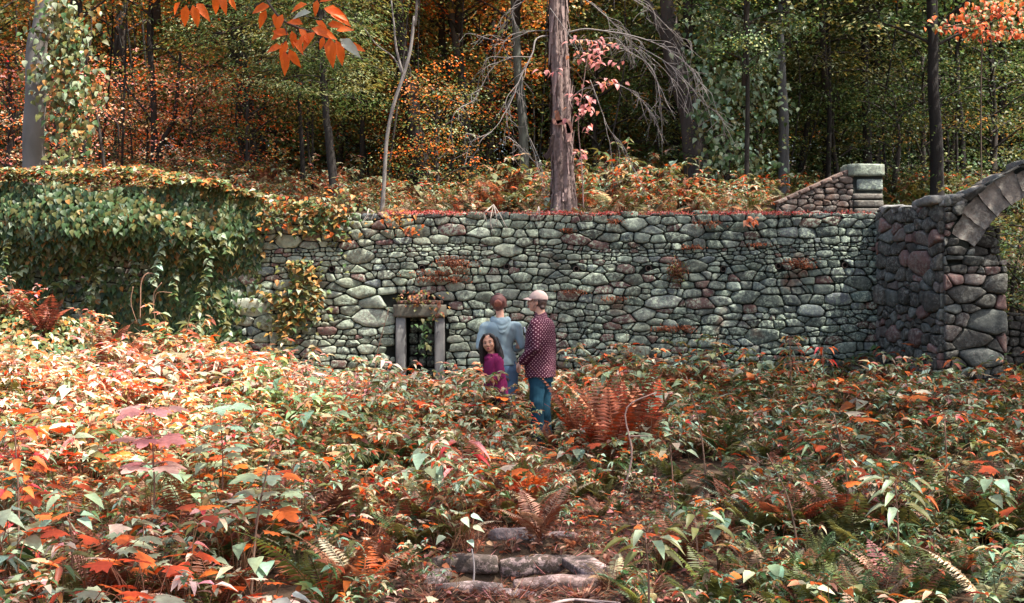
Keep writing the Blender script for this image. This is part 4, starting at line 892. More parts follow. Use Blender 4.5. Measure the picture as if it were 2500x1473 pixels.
tree('tree', [(1912, 450), (1912, 330), (1910, 200), (1908, 100), (1912, -10)], 24, 26, 'straight cold-grey trunk above the upper right part of the wall', 'G', (.13, .13, .13))
tree('tree', [(1938, 440), (1965, 340), (1978, 250), (1990, 170)], 28, 15, 'dark slanting stem right of the straight cold-grey trunk', 'G', DK)
tree('tree', [(2118, 440), (2116, 330), (2112, 200), (2112, 60), (2110, -10)], 27, 22, 'dark trunk rising behind the stair parapet pier', 'G', DK, scale=1.1)
tree('tree', [(2285, 505), (2286, 400), (2282, 300), (2280, 150), (2278, -10)], 22.5, 34, 'thickest dark trunk behind the arched wing wall', 'G', (.028, .024, .021))
tree('tree', [(2352, 470), (2348, 350), (2338, 200), (2340, -10)], 26, 17, 'thin dark trunk right of the thickest one behind the wing wall', 'G', DK)
tree('tree', [(2440, 440), (2420, 330), (2425, 200), (2410, -10)], 28, 15, 'thin dark trunk nearest the right edge', 'G', DK)
tree('hemlock_tree', [(740, 470), (735, 350), (728, 200), (720, -10)], 24, 12, 'hemlock with feathery grey-green drooping sprays left of the middle', 'H', DK, tint=1.5, scale=.8)
for px, D, cr, ti, sc_, lb in ((880, 25.5, 'H', 1.7, .7, 'hemlock with pale silvery sprays near the slender pale tree'), (1820, 22.5, 'G', 1.6, .5, 'green-leaved bushy tree hung with vines right of the thick forked trunk'), (2020, 26, 'H', .8, .9, 'dark hemlock behind the stair parapet')):
    tree('hemlock_tree' if cr == 'H' else 'tree', [(px, 450), (px+5, 200), (px, -10)], D, 12, lb, cr, DK, tint=ti, scale=sc_)

# the shaggy dead cedar just behind the wall
CD = 19.2; O = at(1376, 0, CD); O[2] = float(gh(O[0], CD))
ced = empty('cedar_tree', O, label='tall shaggy-barked dead cedar standing just behind the wall at the centre', cat='tree')
P = [at(a, b, CD)-O for a, b in ((1377, 520), (1376, 440), (1371, 350), (1372, 260), (1366, 160), (1362, 80), (1364, -10), (1362, -120), (1366, -300))]
q = spline(P, 150); ns = 30; a = np.arange(ns)/ns*2*PI
T = norm(np.gradient(q, axis=0)); A = norm(np.cross(T, [0, 1.0, 0])); B = np.cross(T, A)
rad = np.linspace(.165, .12, 150)*(1+.35*np.exp(-np.arange(150)/9))
g = np.array([[math.sin(aa*7+z*1.1+2*math.sin(z*.8)) for aa in a] for z in q[:, 2]])
g2 = wav(np.stack([np.cos(a)[None]*2.2+0*q[:, 2:3], np.sin(a)[None]*2.2+0*q[:, 2:3], q[:, 2:3]*.9+0*a[None]], -1), 2.0)
g3 = rng.normal(0, 1, (150, ns)); 
groove = -.30*np.exp(-((a[None]-PI/2-.25*np.sin(q[:, 2:3]*.7)+3.14*0)/.22)**2)
R_ = rad[:, None]*(1+.10*g+.11*g2+.035*g3+groove)
V = q[:, None]+(A[:, None]*np.cos(a)[None, :, None]+B[:, None]*np.sin(a)[None, :, None])*R_[..., None]
i = np.arange(149)[:, None]*ns; j = np.arange(ns)[None]; F = np.stack([i+j, i+(j+1) % ns, i+(j+1) % ns+ns, i+j+ns], -1).reshape(-1, 4)
m = MB(); m.add(V.reshape(-1, 3), F, np.clip(np.array([.23, .165, .145])*(1+.22*g+.12*g3)[..., None], .03, .6).reshape(-1, 3)); m.build('trunk', M['bark'], ced)
m = MB()                                                   # bark strips lifting off the trunk
for k in range(800):
    t = U(0, .97); p = q[int(t*149)]; aa = U(PI, 2*PI) if k % 4 else U(0, 2*PI); r = rad[int(t*149)]*1.06; n_ = A[0]*math.cos(aa)+B[0]*math.sin(aa)
    L = U(.10, .42); b = p+n_*r; w_ = np.cross(n_, [0, 0, 1.0])*U(.008, .030); of = n_*U(.01, .065); s = -1 if U(0, 1) < .6 else 1
    V = [b-w_, b+w_, b+w_*.9+[0, 0, s*L*.5]+of*.3, b-w_*.9+[0, 0, s*L*.5]+of*.3, b+w_*.5+[0, 0, s*L]+of, b-w_*.5+[0, 0, s*L]+of]
    m.add(V, [(0, 1, 2, 3), (3, 2, 4, 5)], np.array([.27, .19, .17])*U(.55, 1.5))
m.build('bark_strips', M['bark'], ced)
for pts, col, nm in (([(1352, 290), (1358, 300), (1385, 298), (1392, 325)], (.42, .22, .17), 'torn_bark'), ([(1375, 295), (1384, 310), (1388, 330), (1392, 345)], (.5, .3, .25), 'torn_bark'), ([(1350, 330), (1343, 370), (1330, 385)], (.06, .04, .035), 'torn_bark'), ([(1358, 270), (1362, 290), (1368, 300)], (.3, .13, .08), 'torn_bark')):
    m = MB(); qq = spline([at(x, y, CD-.2)-O for x, y in pts], 10); n_ = np.array([.6, 0, .5]); wv = np.linspace(.03, .05, 10)[:, None]*norm(np.cross(np.gradient(qq, axis=0), [0, 1.0, 0]))
    V = np.vstack([qq-wv, qq+wv*(.8+.3*rng.random((10, 1))), qq-wv+[0, .015, 0], qq+wv+[0, .015, 0]]); F = [(k, k+1, k+11, k+10) for k in range(9)]+[(20+k, 30+k, 31+k, 21+k) for k in range(9)]
    m.add(V, F, col); m.build(nm, M['bark'], ced)
BR = (.21, .185, .17)
def bough(pts, w_, d0, d1, ntw, droop=1.0, col=BR):
    n = 26; d = np.linspace(d0, d1, len(pts)); Pq = np.array([at(x, y, CD+dd)-O for (x, y), dd in zip(pts, d)]); qq = spline(Pq, n); m = MB()
    qq += .012*np.stack([wav(qq, 7), wav(qq+3, 7), wav(qq+9, 7)], -1)
    w_ *= .75; tube(m, qq, np.linspace(w_, w_*.25, n), 6, col, .1)
    for k in range(int(ntw*.62)):
        s = int(U(5, n-2)); L = U(.25, .95)*(1.15-s/n*.4); dr = qq[min(s+2, n-1)]-qq[s-1]; dr = norm(dr); e1 = qq[s]+dr*L*.45+np.array([U(-.06, .06), U(-.2, .2), U(-.1, .1)]); e2 = e1+dr*L*.2+np.array([U(-.14, .14), U(-.12, .12), -L*.6*droop*U(.3, 1.1)])
        tq = spline([qq[s], e1, e2], 12); tq += .010*np.stack([wav(tq, 11), wav(tq+5, 11), wav(tq+2, 11)], -1); tube(m, tq, np.linspace(.0055, .0025, 12), 4, col, closed=False)
        for _ in range(3):
            b = tq[int(U(3, 10))]; e = b+np.array([U(-.22, .22), U(-.1, .1), -U(.02, .30)]); u_ = spline([b, (b+e)/2+rng.normal(0, .02, 3), e], 6); tube(m, u_, np.linspace(.004, .002, 6), 3, col, closed=False)
    m.build('dead_bough', M['twig'], ced)
for a in (([(1385, 82), (1430, 72), (1500, 80), (1570, 95), (1640, 130), (1700, 190), (1735, 250)], .020, 0, -.5, 22), ([(1385, 115), (1420, 98), (1480, 108), (1540, 130), (1590, 165), (1612, 240), (1618, 380)], .018, 0, -.8, 20),
          ([(1560, 115), (1620, 150), (1680, 205), (1720, 255), (1770, 280)], .012, -.3, -.8, 16), ([(1395, 240), (1430, 215), (1500, 205), (1560, 240), (1600, 300), (1620, 350)], .014, 0, -.5, 14), ([(1440, 195), (1480, 300), (1510, 350), (1540, 410)], .009, -.2, -.5, 9),
          ([(1340, 90), (1310, 95), (1300, 135), (1275, 180), (1240, 260), (1200, 320), (1140, 350)], .020, 0, -.6, 16), ([(1345, 75), (1290, 80), (1240, 100), (1180, 95)], .013, 0, .2, 10), ([(1345, 20), (1380, 70), (1400, 100)], .010, -.2, -.3, 4), ([(1390, 70), (1380, 110), (1370, 160), (1366, 230)], .010, -.25, -.3, 3),
          ([(1385, -30), (1440, 10), (1500, 60), (1560, 120), (1640, 190), (1690, 300)], .014, 0, .6, 16), ([(1385, -60), (1480, -30), (1580, 20), (1640, 80), (1720, 150)], .013, 0, .4, 14), ([(1275, 185), (1275, 240), (1290, 330), (1330, 440), (1345, 490)], .009, -.3, -.2, 6), ([(1300, 140), (1250, 140), (1200, 170), (1150, 250), (1090, 240)], .010, -.3, -.6, 10), ([(1350, 440), (1310, 400), (1280, 370), (1250, 330)], .010, -.1, -.4, 6), ([(1345, -40), (1280, 0), (1230, 60), (1200, 140)], .012, 0, .3, 10)): bough(*a)
# pink-leaved sapling beside the cedar
r = empty('pink_leaved_sapling', at(1425, 500, 19.0)*[1, 1, 0]+[0, 0, float(gh(1.1, 19.0))], label='sapling with pale pink leaves just right of the shaggy cedar', cat='sapling'); O2 = np.array(r.location)
m = MB(); tube(m, spline([at(x, y, 19.0)-O2 for x, y in ((1425, 520), (1420, 400), (1412, 300), (1425, 200), (1440, 100))], 20), np.linspace(.012, .004, 20), 6, (.3, .2, .17)); m.build('stem', M['twig'], r)
for px, py, nx, ny, n in ((1470, 105, 45, 12, 16), (1450, 130, 50, 16, 20), (1455, 150, 30, 10, 10), (1480, 200, 60, 12, 16), (1425, 235, 40, 12, 12), (1420, 265, 35, 25, 22), (1350, 175, 40, 8, 10), (1415, 95, 25, 10, 8), (1420, 375, 20, 20, 8), (1435, 315, 12, 14, 5), (1510, 150, 20, 10, 5)):
    m = MB(); c = at(px, py, 18.7)-O2; P = c+rng.normal(0, .5, (n, 3))*[nx/160, .15, ny/160]; b = np.array([0.1, -.1, c[2]+.15])
    tube(m, spline([[(1425-1376)/160*0+.0, 0, c[2]-.1], (c+b)/2, c], 7), np.linspace(.005, .002, 7), 4, (.3, .2, .17), closed=False)
    s = U(.07, .12, n); leaves(m, 'ell', P, np.stack([rng.normal(0, 1, n), rng.normal(-.3, .5, n), rng.normal(-.5, .3, n)], -1), np.stack([rng.normal(0, .3, n), -.5+0*s, np.ones(n)], -1), s, s*.75, pick(dict(pink=3, peach=.4), n, .15)); m.build('leaf_spray', M['leaf'], r, kind='stuff')
# creeper round the left trunk, and vines on the thick forked trunk
def hanging(lab, spots, mix, D, s, grp=None, mat='leaf'):
    spots = [(a, b, c, d, int(n*1.4)) for a, b, c, d, n in spots]
    r = empty('climbing_vine', at(spots[0][0], 0, D)*[1, 1, 0]+[0, 0, float(gh(at(spots[0][0], 0, D)[0], D))], label=lab, cat='vine'); O3 = np.array(r.location); m = MB(); ms = MB()
    for px, py, rx, ry, n in spots:
        k = D/3018; c = at(px, py, D); o = rng.normal(0, .5, (n, 3))*[rx*k, .25, ry*k]; P = c+o-O3
        D_ = np.stack([rng.normal(0, .6, n), -.4+rng.normal(0, .3, n), -.8+rng.normal(0, .3, n)], -1); q = s*U(.6, 1.3, n)
        leaves(m, 'heart', P, D_, np.stack([rng.normal(0, .35, n), -.8+rng.normal(0, .3, n), .8+0*q], -1), q, q*.85, pick(mix, n))
    c = [at(a, b, D)-O3 for a, b, *_ in spots]; c.sort(key=lambda p: p[2]); c = [np.array([c[0][0], c[0][1], -.1])]+c
    tube(ms, spline(c, 40), .012, 5, (.1, .07, .05)); ms.build('vine_stem', M['twig'], r); m.build('leaves', M[mat], r, kind='stuff')
hanging('olive-leaved creeper hanging down the right side of the far left trunk', [(150, 30, 60, 50, 100), (165, 90, 75, 60, 130), (160, 150, 75, 60, 130), (175, 210, 80, 60, 140), (160, 250, 60, 30, 50), (175, 300, 60, 80, 90), (165, 380, 50, 60, 60), (90, 180, 40, 40, 25), (80, 75, 24, 10, 6)], dict(olive=3, pale=1.6, green=1.4, gold=1), 21.0, .10)
hanging('bright green vine hanging right of the thick forked trunk', [(1730, 60, 60, 60, 90), (1720, 140, 60, 60, 90), (1760, 200, 60, 50, 90), (1740, 260, 60, 60, 90), (1770, 330, 60, 60, 80), (1790, 380, 70, 40, 70), (1740, 390, 24, 60, 30)], dict(green=2.4, pale=1.3, mint=1, olive=1), 23.0, .10)
hanging('pale green tangle of vines above the upper right part of the wall', [(1830, 60, 60, 50, 70), (1850, 130, 60, 50, 90), (1840, 200, 70, 50, 90), (1870, 270, 60, 40, 60), (1850, 400, 60, 40, 60), (1930, 60, 60, 30, 50)], dict(green=1.6, pale=1.6, mint=1.2, olive=1), 23.4, .095)
hanging('orange-leaved bough reaching in at the upper right corner', [(2440, 20, 80, 24, 80), (2400, 80, 70, 16, 60), (2470, 80, 50, 12, 30), (2350, 45, 70, 14, 40), (2300, 70, 50, 8, 20), (2420, 50, 90, 40, 50)], dict(orange=3, deep=1, olive=2), 20.5, .075)

# unseen trees added out of view so their crowns shade the clearing
for x, y, s_, lb in ((7.4, 8.4, 1.7, 'unseen tall tree added at the right of the clearing to shade it'), (8.9, 13.2, 1.8, 'unseen tall tree added near the arch end to shade the clearing and wall'), (3.5, 3.1, 1.7, 'unseen tall tree added right of the viewer to shade the foreground')):
    r = empty('added_shade_tree', (x, y, float(gh(x, y))), label=lb, cat='tree'); m = MB(); tube(m, spline([(0, 0, -.2), (.1, .1, 4), (0, 0, 9)], 18), np.linspace(.24, .14, 18), 12, BARK, .08); m.build('trunk', M['bark'], r)
    b, l = CR['O'][1]; c = link('crown', l, r, loc=(0, 0, 2.6)); c.scale = (s_,)*3; c.color = (1, 1, 1, 1); c = link('branches', b, r, loc=(0, 0, 2.6)); c.scale = (s_,)*3
# understorey and the many other trees behind
def px_of(x, y): return 1250+x/y*3018
bt = []
LB = {'A': ('background_tree', 'slender dark-trunked tree with orange and olive leaves in the woods behind the wall', 'autumn trees behind the wall'), 'G': ('background_tree', 'slender dark-trunked tree with deep green leaves in the shaded woods to the right', 'green trees in the right-hand woods'),
      'P': ('background_tree', 'small tree with pink and orange leaves, coloured as if sunlit, glimpsed in the woods at left', 'pink and orange trees at left'), 'O': ('background_tree', 'slender tree with olive and gold leaves in the left and middle woods', 'olive and gold trees'),
      'H': ('background_tree', 'hemlock with fine drooping olive sprays deep in the woods', 'hemlocks in the woods'),
      'a': ('forest_shrub', 'orange and olive leaved shrub under the trees behind the wall', 'orange shrubs under the trees'), 'g': ('forest_shrub', 'green leafy shrub under the trees in the right-hand woods', 'green shrubs under the trees'), 'p': ('forest_shrub', 'pink and orange shrub tinted as if sunlit in the woods at far left', 'pink shrubs at far left')}
PLACE = ((-400, 120, 'beyond the far left creeper-hung trunk'), (120, 340, 'between the creeper-hung trunk and the crooked dark stems'), (340, 560, 'left of the thick very dark trunk'), (560, 760, 'round the thick very dark trunk'), (760, 960, 'left of the slender pale tree'),
         (960, 1160, 'behind the dark leaning trunk near the slender pale tree'), (1160, 1376, 'just left of the shaggy cedar'), (1376, 1600, 'just right of the shaggy cedar'), (1600, 1800, 'by the thick forked trunk'), (1800, 1980, 'near the straight cold-grey trunk'), (1980, 2200, 'behind the stair parapet'), (2200, 3200, 'behind the arched wing wall'))
DESC = {'A': 'orange and olive leaved tree', 'G': 'deep green tree', 'P': 'pink and orange small tree', 'O': 'olive and gold tree', 'H': 'fine-needled hemlock', 'a': 'orange and olive shrub', 'g': 'leafy green shrub', 'p': 'pink and orange shrub'}
BGS = {}
def place_bg(D, px, kind, sc_, tint, w_=.07):
    nm, lab, grp = LB[kind]; wh = [t for a, b, t in PLACE if a <= px < b][0]; dp = 'nearer' if D < 29 else 'farther' if D < 40 else 'deepest'
    lab = '%s %s %s' % (dp, DESC[kind], wh); grp = grp+', '+dp+', '+wh; x = (px-1250)/3018*D; z = float(gh(x, D)); root = empty(nm, (x, D, z), rz=U(0, 6.28), label=lab, cat='tree' if kind in 'AGPOH' else 'shrub', group=grp)
    b, l = CR[kind][int(U(0, len(CR[kind])))]
    if kind in 'AGPOH': t = link('trunk', TRK[int(U(0, 4))], root); t.scale = (w_/.09,)*2+(sc_,)
    c = link('crown', l, root); c.scale = (sc_,)*3; c.color = (*(tint*np.ones(3)), 1); d = link('branches', b, root); d.scale = c.scale
TRK = []
for k in range(4):
    m = MB(); tube(m, spline([(0, 0, -.2), (U(-.15, .15), U(-.15, .15), 3), (U(-.3, .3), U(-.3, .3), 6.5), (0, 0, 9.5)], 22), np.linspace(.10, .05, 22), 9, DK, .08, rs=2); TRK.append(m.mesh('trunk', M['bark']))
for k in range(78):
    D = 27+32*(k+U(0, 1))/78; px = U(-150, 2650); 
    if D < 30 and (abs(px-1376) < 120): continue
    if px < 520: kind = rng.choice(['A', 'P', 'O', 'G'], p=[.32, .08, .40, .20])
    elif px < 900: kind = rng.choice(['A', 'O', 'H', 'P'], p=[.35, .35, .25, .05])
    elif px < 1500: kind = rng.choice(['A', 'O', 'G'], p=[.65, .25, .1])
    else: kind = rng.choice(['G', 'H', 'A', 'O'], p=[.55, .2, .15, .1])
    place_bg(D, px, kind, U(.85, 1.25)*(1+.006*(D-25)), U(1.0, 1.6), U(.05, .14))
for px, D, sc_ in ((2490, 19.3, .6), (2560, 18.6, .7), (2620, 20, .9), (2250, 24, .8), (2420, 24.5, .8), (2180, 23.5, .6)): place_bg(D, px, 'g', sc_, .8)
for px, D, sc_ in ((20, 23.5, .8), (150, 24, .7), (470, 25, .75), (500, 26.5, .8), (320, 30, .9)): place_bg(D, px, 'p', sc_, 1.3)  # pale pink crowns, tint raised to stand in for blocked sunlight
for k in range(64):
    D = 23.5+25*(k+U(0, 1))/64; px = U(-100, 2600)
    if D < 25 and (abs(px-1376) < 200 or 1850 < px): continue
    if px < 480: kind = rng.choice(['a', 'p', 'g'], p=[.45, .15, .4])
    elif px < 1500: kind = rng.choice(['a', 'g'], p=[.8, .2])
    else: kind = rng.choice(['g', 'a'], p=[.8, .2])
    place_bg(D, px, kind, U(.55, 1.0)*(1 if D > 26 else .7), U(1.0, 1.5))
# bare dark poles and saplings one can tell apart
for k in range(110):
    D = U(23.5, 40); px = U(-50, 2550); x = (px-1250)/3018*D; m = MB(); z = float(gh(x, D)); ln = rng.normal(0, .8); H = U(4, 9)
    tube(m, spline([(x, D, z-.2), (x+ln*.2+U(-.25, .25), D, z+H*.3), (x+ln*.5+U(-.3, .3), D, z+H*.65), (x+ln, D, z+H)], 16), np.linspace(U(.014, .045), .010, 16), 6, np.array(DK)*U(.6, 1.5), .08)
    wh = [t for a, b, t in PLACE if a <= px < b][0]; sl_ = 'left-leaning' if ln < -.4 else 'right-leaning' if ln > .4 else 'upright'
    m.build('bare_sapling', M['bark'], label='thin dark %s bare sapling %s' % (sl_, wh), cat='sapling', group='bare sapling stems, %s, %s' % (sl_, wh))
# far-off wood that closes the view
def fold(kinds, n, y0, y1, s0, s1, pxr, name, lab, tn):
    meshes = [CRW[k][i] for k in kinds for i in range(len(CRW[k]))]; c = pattern_collection(name+'_pattern', meshes)
    y = U(y0, y1, n); px = U(*pxr, n); x = (px-1250)/3018*y
    scatter(name, c, np.stack([x, y, gh(x, y)-.5], -1), np.stack([0*x, 0*x, U(0, 6.28, n)], -1), U(s0, s1, n), rng.integers(0, len(meshes), n), np.ones((n, 3))*U(*tn, (n, 1)), label=lab, cat='wood')
CRW = {}
for k in 'AGOPag':
    CRW[k] = []
    for b, l in CR[k]: me = l.copy(); me.materials.clear(); me.materials.append(M['leafinst']); CRW[k].append(me)
fold('AOOg', 330, 42, 100, 1.4, 2.3, (-300, 1650), 'autumn_wood', 'far-off orange and olive wood closing the view at left and centre', (.8, 1.35))
fold('GgA', 220, 42, 100, 1.4, 2.3, (1500, 2850), 'green_wood', 'far-off deep green wood closing the view at right', (.8, 1.4))
fold('aAg', 150, 35, 55, .9, 1.6, (-200, 1560), 'autumn_thicket', 'orange thicket between the far trunks at left and centre', (.8, 1.4))
fold('gGg', 110, 35, 55, .9, 1.6, (1500, 2750), 'green_thicket', 'green thicket between the far trunks at right', (.6, 1.2))
fold('P', 7, 38, 60, 1.0, 1.5, (-200, 560), 'sun_tinted_wood', 'far pink and orange foliage, tinted as if sunlit, glimpsed between trunks at far left', (1.0, 1.5))  # brighter tint imitates sun on this foliage

# hickory at the left of the photographer: its lowest twigs hang into the top of the view
O = np.array([-4.6, 3.2, 0.0]); hk = empty('hickory_tree', O, label='orange-leaved branch hanging into the top of the view from a tree at left', cat='tree')
m = MB(); tube(m, spline([(0, 0, -.2), (.1, 0, 2), (.0, .1, 4.5), (.1, 0, 8)], 24), np.linspace(.17, .09, 24), 12, BARK, .08); m.build('trunk', M['bark'], hk)
def tw(pts, r, D0, D1, sides=6):
    d = np.linspace(D0, D1, len(pts)); P = np.array([at(x, y, dd)-O for (x, y), dd in zip(pts, d)]); q = spline(P, 24); m = MB(); tube(m, q, np.linspace(r, r*.45, 24), sides, (.10, .075, .06)); m.build('twig', M['twig'], hk); return q
b0 = at(560, -260, 4.9)-O; m = MB(); tube(m, spline([(.05, .05, 3.2), (.05+b0[0]*.4, b0[1]*.5, 3.7), b0], 16), np.linspace(.05, .014, 16), 8, BARK); m.build('limb', M['bark'], hk)
tw([(560, -260), (600, -120), (640, -20), (680, 40), (720, 65), (790, 90), (860, 130)], .007, 4.9, 5.1); tw([(560, -260), (480, -150), (440, -60), (445, 5)], .006, 4.9, 5.0); tw([(560, -260), (540, -100), (535, -10)], .005, 4.9, 5.0); tw([(680, 40), (700, 80), (690, 110)], .004, 5, 5.02)
LV = [(455, 12, 100, 50), (470, 12, 75, 50), (480, 8, 50, 50), (440, 5, 130, 34), (395, -14, 170, 40), (530, -12, 100, 44), (545, -14, 85, 46), (560, -5, 60, 30),
      (660, 15, 170, 50), (650, 25, 115, 44), (672, 30, 85, 38), (690, 35, 110, 40), (700, 75, 160, 46), (705, 85, 200, 46), (700, 100, 110, 44), (690, 115, 175, 44), (694, 125, 85, 54), (705, 120, 60, 48), (712, 75, 80, 40), (715, 95, 50, 42), (730, 70, 50, 40), (745, 85, 120, 34),
      (760, 70, 15, 60), (770, 78, 130, 50), (770, 50, 35, 40), (750, 10, 160, 40), (760, 30, 170, 44), (790, 20, 20, 60), (800, 22, 30, 62), (780, 5, 340, 44), (800, 60, 5, 42), (790, 90, 105, 30), (805, 92, 85, 66), (820, 98, 70, 58), (830, 95, 38, 60), (850, 110, 15, 40), (740, 60, 200, 44), (820, 75, 350, 40), (775, 0, 100, 36)]
for k, (px, py, ang, L) in enumerate(LV):
    m = MB(); a = math.radians(ang); p = at(px, py, 5.0+U(-.06, .06))-O; l = L/3018*5*1.08
    D = np.array([math.cos(a), U(-.35, .2), -math.sin(a)]); col = (.42, .50, .42) if k in (26, 34) else np.array([.80, .17, .025])*U(.8, 1.1)
    leaves(m, 'ell', p[None], D, np.array([[U(-.35, .35), -1.0, U(.1, .6)]]), l, l*.46, col); m.build('leaf', M['vivid'], hk)
b, l = CR['O'][0]; c = link('crown', l, hk, loc=(0, 0, 3.4)); c.scale = (.9,)*3; c.color = (1, 1, 1, 1); c = link('branches', b, hk, loc=(0, 0, 3.4)); c.scale = (.9,)*3
# ------------------------------------------------------------------ people
def cap(p0, p1, r0, r1, fx=1.0, n=14, k=8):
    """tapered capsule as a closed shell; fx squashes it along its own second axis"""
    p0 = np.array(p0, float); p1 = np.array(p1, float); d = norm(p1-p0) if np.linalg.norm(p1-p0) > 1e-6 else np.array([0, 0, 1.0])
    ref = np.array([0, 1.0, 0]) if abs(d[1]) < .8 else np.array([0, 0, 1.0]); A = norm(np.cross(d, ref)); B = np.cross(d, A); P = []; R = []
    for t in np.linspace(-PI/2, 0, k//2+1): P.append(p0+d*r0*math.sin(t)); R.append(max(r0*math.cos(t), 1e-4))
    for t in np.linspace(0, PI/2, k//2+1): P.append(p1+d*r1*math.sin(t)); R.append(max(r1*math.cos(t), 1e-4))
    P = np.array(P); R = np.array(R); a = np.arange(n)/n*2*PI
    V = P[:, None]+(A[None, None]*np.cos(a)[None, :, None]+B[None, None]*np.sin(a)[None, :, None]*fx)*R[:, None, None]
    m = len(P); i = np.arange(m-1)[:, None]*n; j = np.arange(n)[None]; F = np.stack([i+j, i+(j+1) % n, i+(j+1) % n+n, i+j+n], -1).reshape(-1, 4)
    return V.reshape(-1, 3), [tuple(f) for f in F]+[tuple(range(n))[::-1], tuple(range((m-1)*n, m*n))]
def chain(pts, rs, fx=1.0):
    return [cap(pts[i], pts[i+1], rs[i], rs[i+1], fx) for i in range(len(pts)-1)]
def ell(c, r, n=18):
    V = []; F = []; 
    for i in range(n//2+1):
        t = -PI/2+PI*i/(n//2)
        for j in range(n): a = j/n*2*PI; V.append((c[0]+r[0]*max(math.cos(t), 1e-3)*math.cos(a), c[1]+r[1]*max(math.cos(t), 1e-3)*math.sin(a), c[2]+r[2]*math.sin(t)))
    for i in range(n//2):
        for j in range(n): F.append((i*n+j, i*n+(j+1) % n, (i+1)*n+(j+1) % n, (i+1)*n+j))
    return np.array(V), F+[tuple(range(n))[::-1], tuple(range(n//2*n, n//2*n+n))]
def loft(sec, n=26, pw=2.3):
    """sections (x, y, z, rx, ry) joined as one closed superellipse shell"""
    sec = np.array(sec, float); s2 = spline(sec, len(sec)*4); a = np.arange(n)/n*2*PI
    cx = np.sign(np.cos(a))*np.abs(np.cos(a))**(2/pw); sy = np.sign(np.sin(a))*np.abs(np.sin(a))**(2/pw)
    V = np.stack([s2[:, 0:1]+s2[:, 3:4]*cx, s2[:, 1:2]+s2[:, 4:5]*sy, s2[:, 2:3]+0*cx[None]], -1); m = len(s2)
    i = np.arange(m-1)[:, None]*n; j = np.arange(n)[None]; F = np.stack([i+j, i+(j+1) % n, i+(j+1) % n+n, i+j+n], -1).reshape(-1, 4)
    if s2[0, 2] > s2[-1, 2]: F = F[:, ::-1]
    e0, e1 = tuple(range(n))[::-1], tuple(range((m-1)*n, m*n))
    if s2[0, 2] > s2[-1, 2]: e0, e1 = e0[::-1], e1[::-1]
    return V.reshape(-1, 3), [tuple(f) for f in F]+[e0, e1]
def fuse(name, shells, mat, parent, vox=.009, smooth=4, folds=0.0, fs=14, col=(1, 1, 1), cut=None, uv=None, fdir=(1, 1, .45), loc=None, rot=None):
    """one continuous skin round all the shells"""
    mb = MB()
    for V, F in shells: mb.add(V, F)
    me = mb.mesh(name, mat); o = bpy.data.objects.new(name, me); C.objects.link(o)
    r = o.modifiers.new('r', 'REMESH'); r.mode = 'VOXEL'; r.voxel_size = vox
    s = o.modifiers.new('s', 'SMOOTH'); s.iterations = smooth; s.factor = .5
    dg = bpy.context.evaluated_depsgraph_get(); m2 = bpy.data.meshes.new_from_object(o.evaluated_get(dg)); bpy.data.objects.remove(o); bpy.data.meshes.remove(me)
    n = len(m2.vertices); co = np.empty(n*3); m2.vertices.foreach_get('co', co); co = co.reshape(-1, 3); no = np.empty(n*3); m2.vertices.foreach_get('normal', no); no = no.reshape(-1, 3)
    if folds:
        f = wav(co*np.array(fdir), fs)+.6*wav(co*np.array(fdir)[::-1], fs*1.9); f = np.sign(f)*np.abs(f)**.8; co = co+no*(f*folds)[:, None]
        m2.vertices.foreach_set('co', co.ravel())
    m2.polygons.foreach_set('use_smooth', np.ones(len(m2.polygons), bool))
    for a in list(m2.color_attributes): m2.color_attributes.remove(a)
    a = m2.color_attributes.new('Col', 'FLOAT_COLOR', 'POINT'); cc = np.ones((n, 4)); cc[:, :3] = col(co, no) if callable(col) else col; a.data.foreach_set('color', cc.ravel())
    if uv:
        L = m2.uv_layers.new(name='uv'); vi = np.empty(len(m2.loops), np.int32); m2.loops.foreach_get('vertex_index', vi); L.data.foreach_set('uv', uv(co)[vi].ravel())
    m2.materials.clear(); m2.materials.append(mat); m2.name = name; m2.update()
    o = link(name, m2, parent)
    if loc is not None: o.location = loc
    if rot is not None: o.rotation_euler = rot
    return o
def cloth(name, col, rough=.85, scale=300, spec=.2, sheen=.2):
    m = simple(name, col, rough, spec, 9, .12, .25, scale, coord='obj', dark=(.75, .75, .8), bdist=.002); return m
m, t, out = newmat('skin'); p = N_(t, 'ShaderNodeBsdfPrincipled', Roughness=.55); p.inputs['Specular IOR Level'].default_value = .35
t.links.new(N_(t, 'ShaderNodeAttribute', _attribute_name='Col').outputs['Color'], p.inputs['Base Color']); p.inputs['Subsurface Weight'].default_value = .08; p.inputs['Subsurface Radius'].default_value = (.01, .004, .002); t.links.new(p.outputs[0], out.inputs[0]); M['skin'] = m
M['hair'] = simple('hair', None, .5, .4, 4, .4, 1.0, 120, (1, 1, .12), (.4, .4, .4), .006, coord='obj')
M['hoodie'] = cloth('blue_grey_hoodie', (.235, .315, .34)); M['jeans'] = cloth('light_jeans', (.10, .17, .26)); M['darkjeans'] = cloth('dark_teal_jeans', (.012, .055, .085)); M['magenta'] = cloth('magenta_fleece', (.17, .012, .065))
M['cap'] = cloth('cap_cloth', (.43, .31, .27)); M['shoe'] = cloth('shoe', (.05, .04, .035)); M['white'] = simple('white_paper', (.75, .78, .8), .6); M['metal'] = simple('dark_metal', (.03, .03, .03), .3, .5); M['eye'] = simple('eye', (.012, .008, .007), .2, .5); M['eyewhite'] = simple('eye_white', (.42, .38, .36), .3, .5); M['lip'] = simple('lip', (.36, .09, .075), .5, .4)
M['girlpants'] = cloth('dark_leggings', (.03, .012, .02))
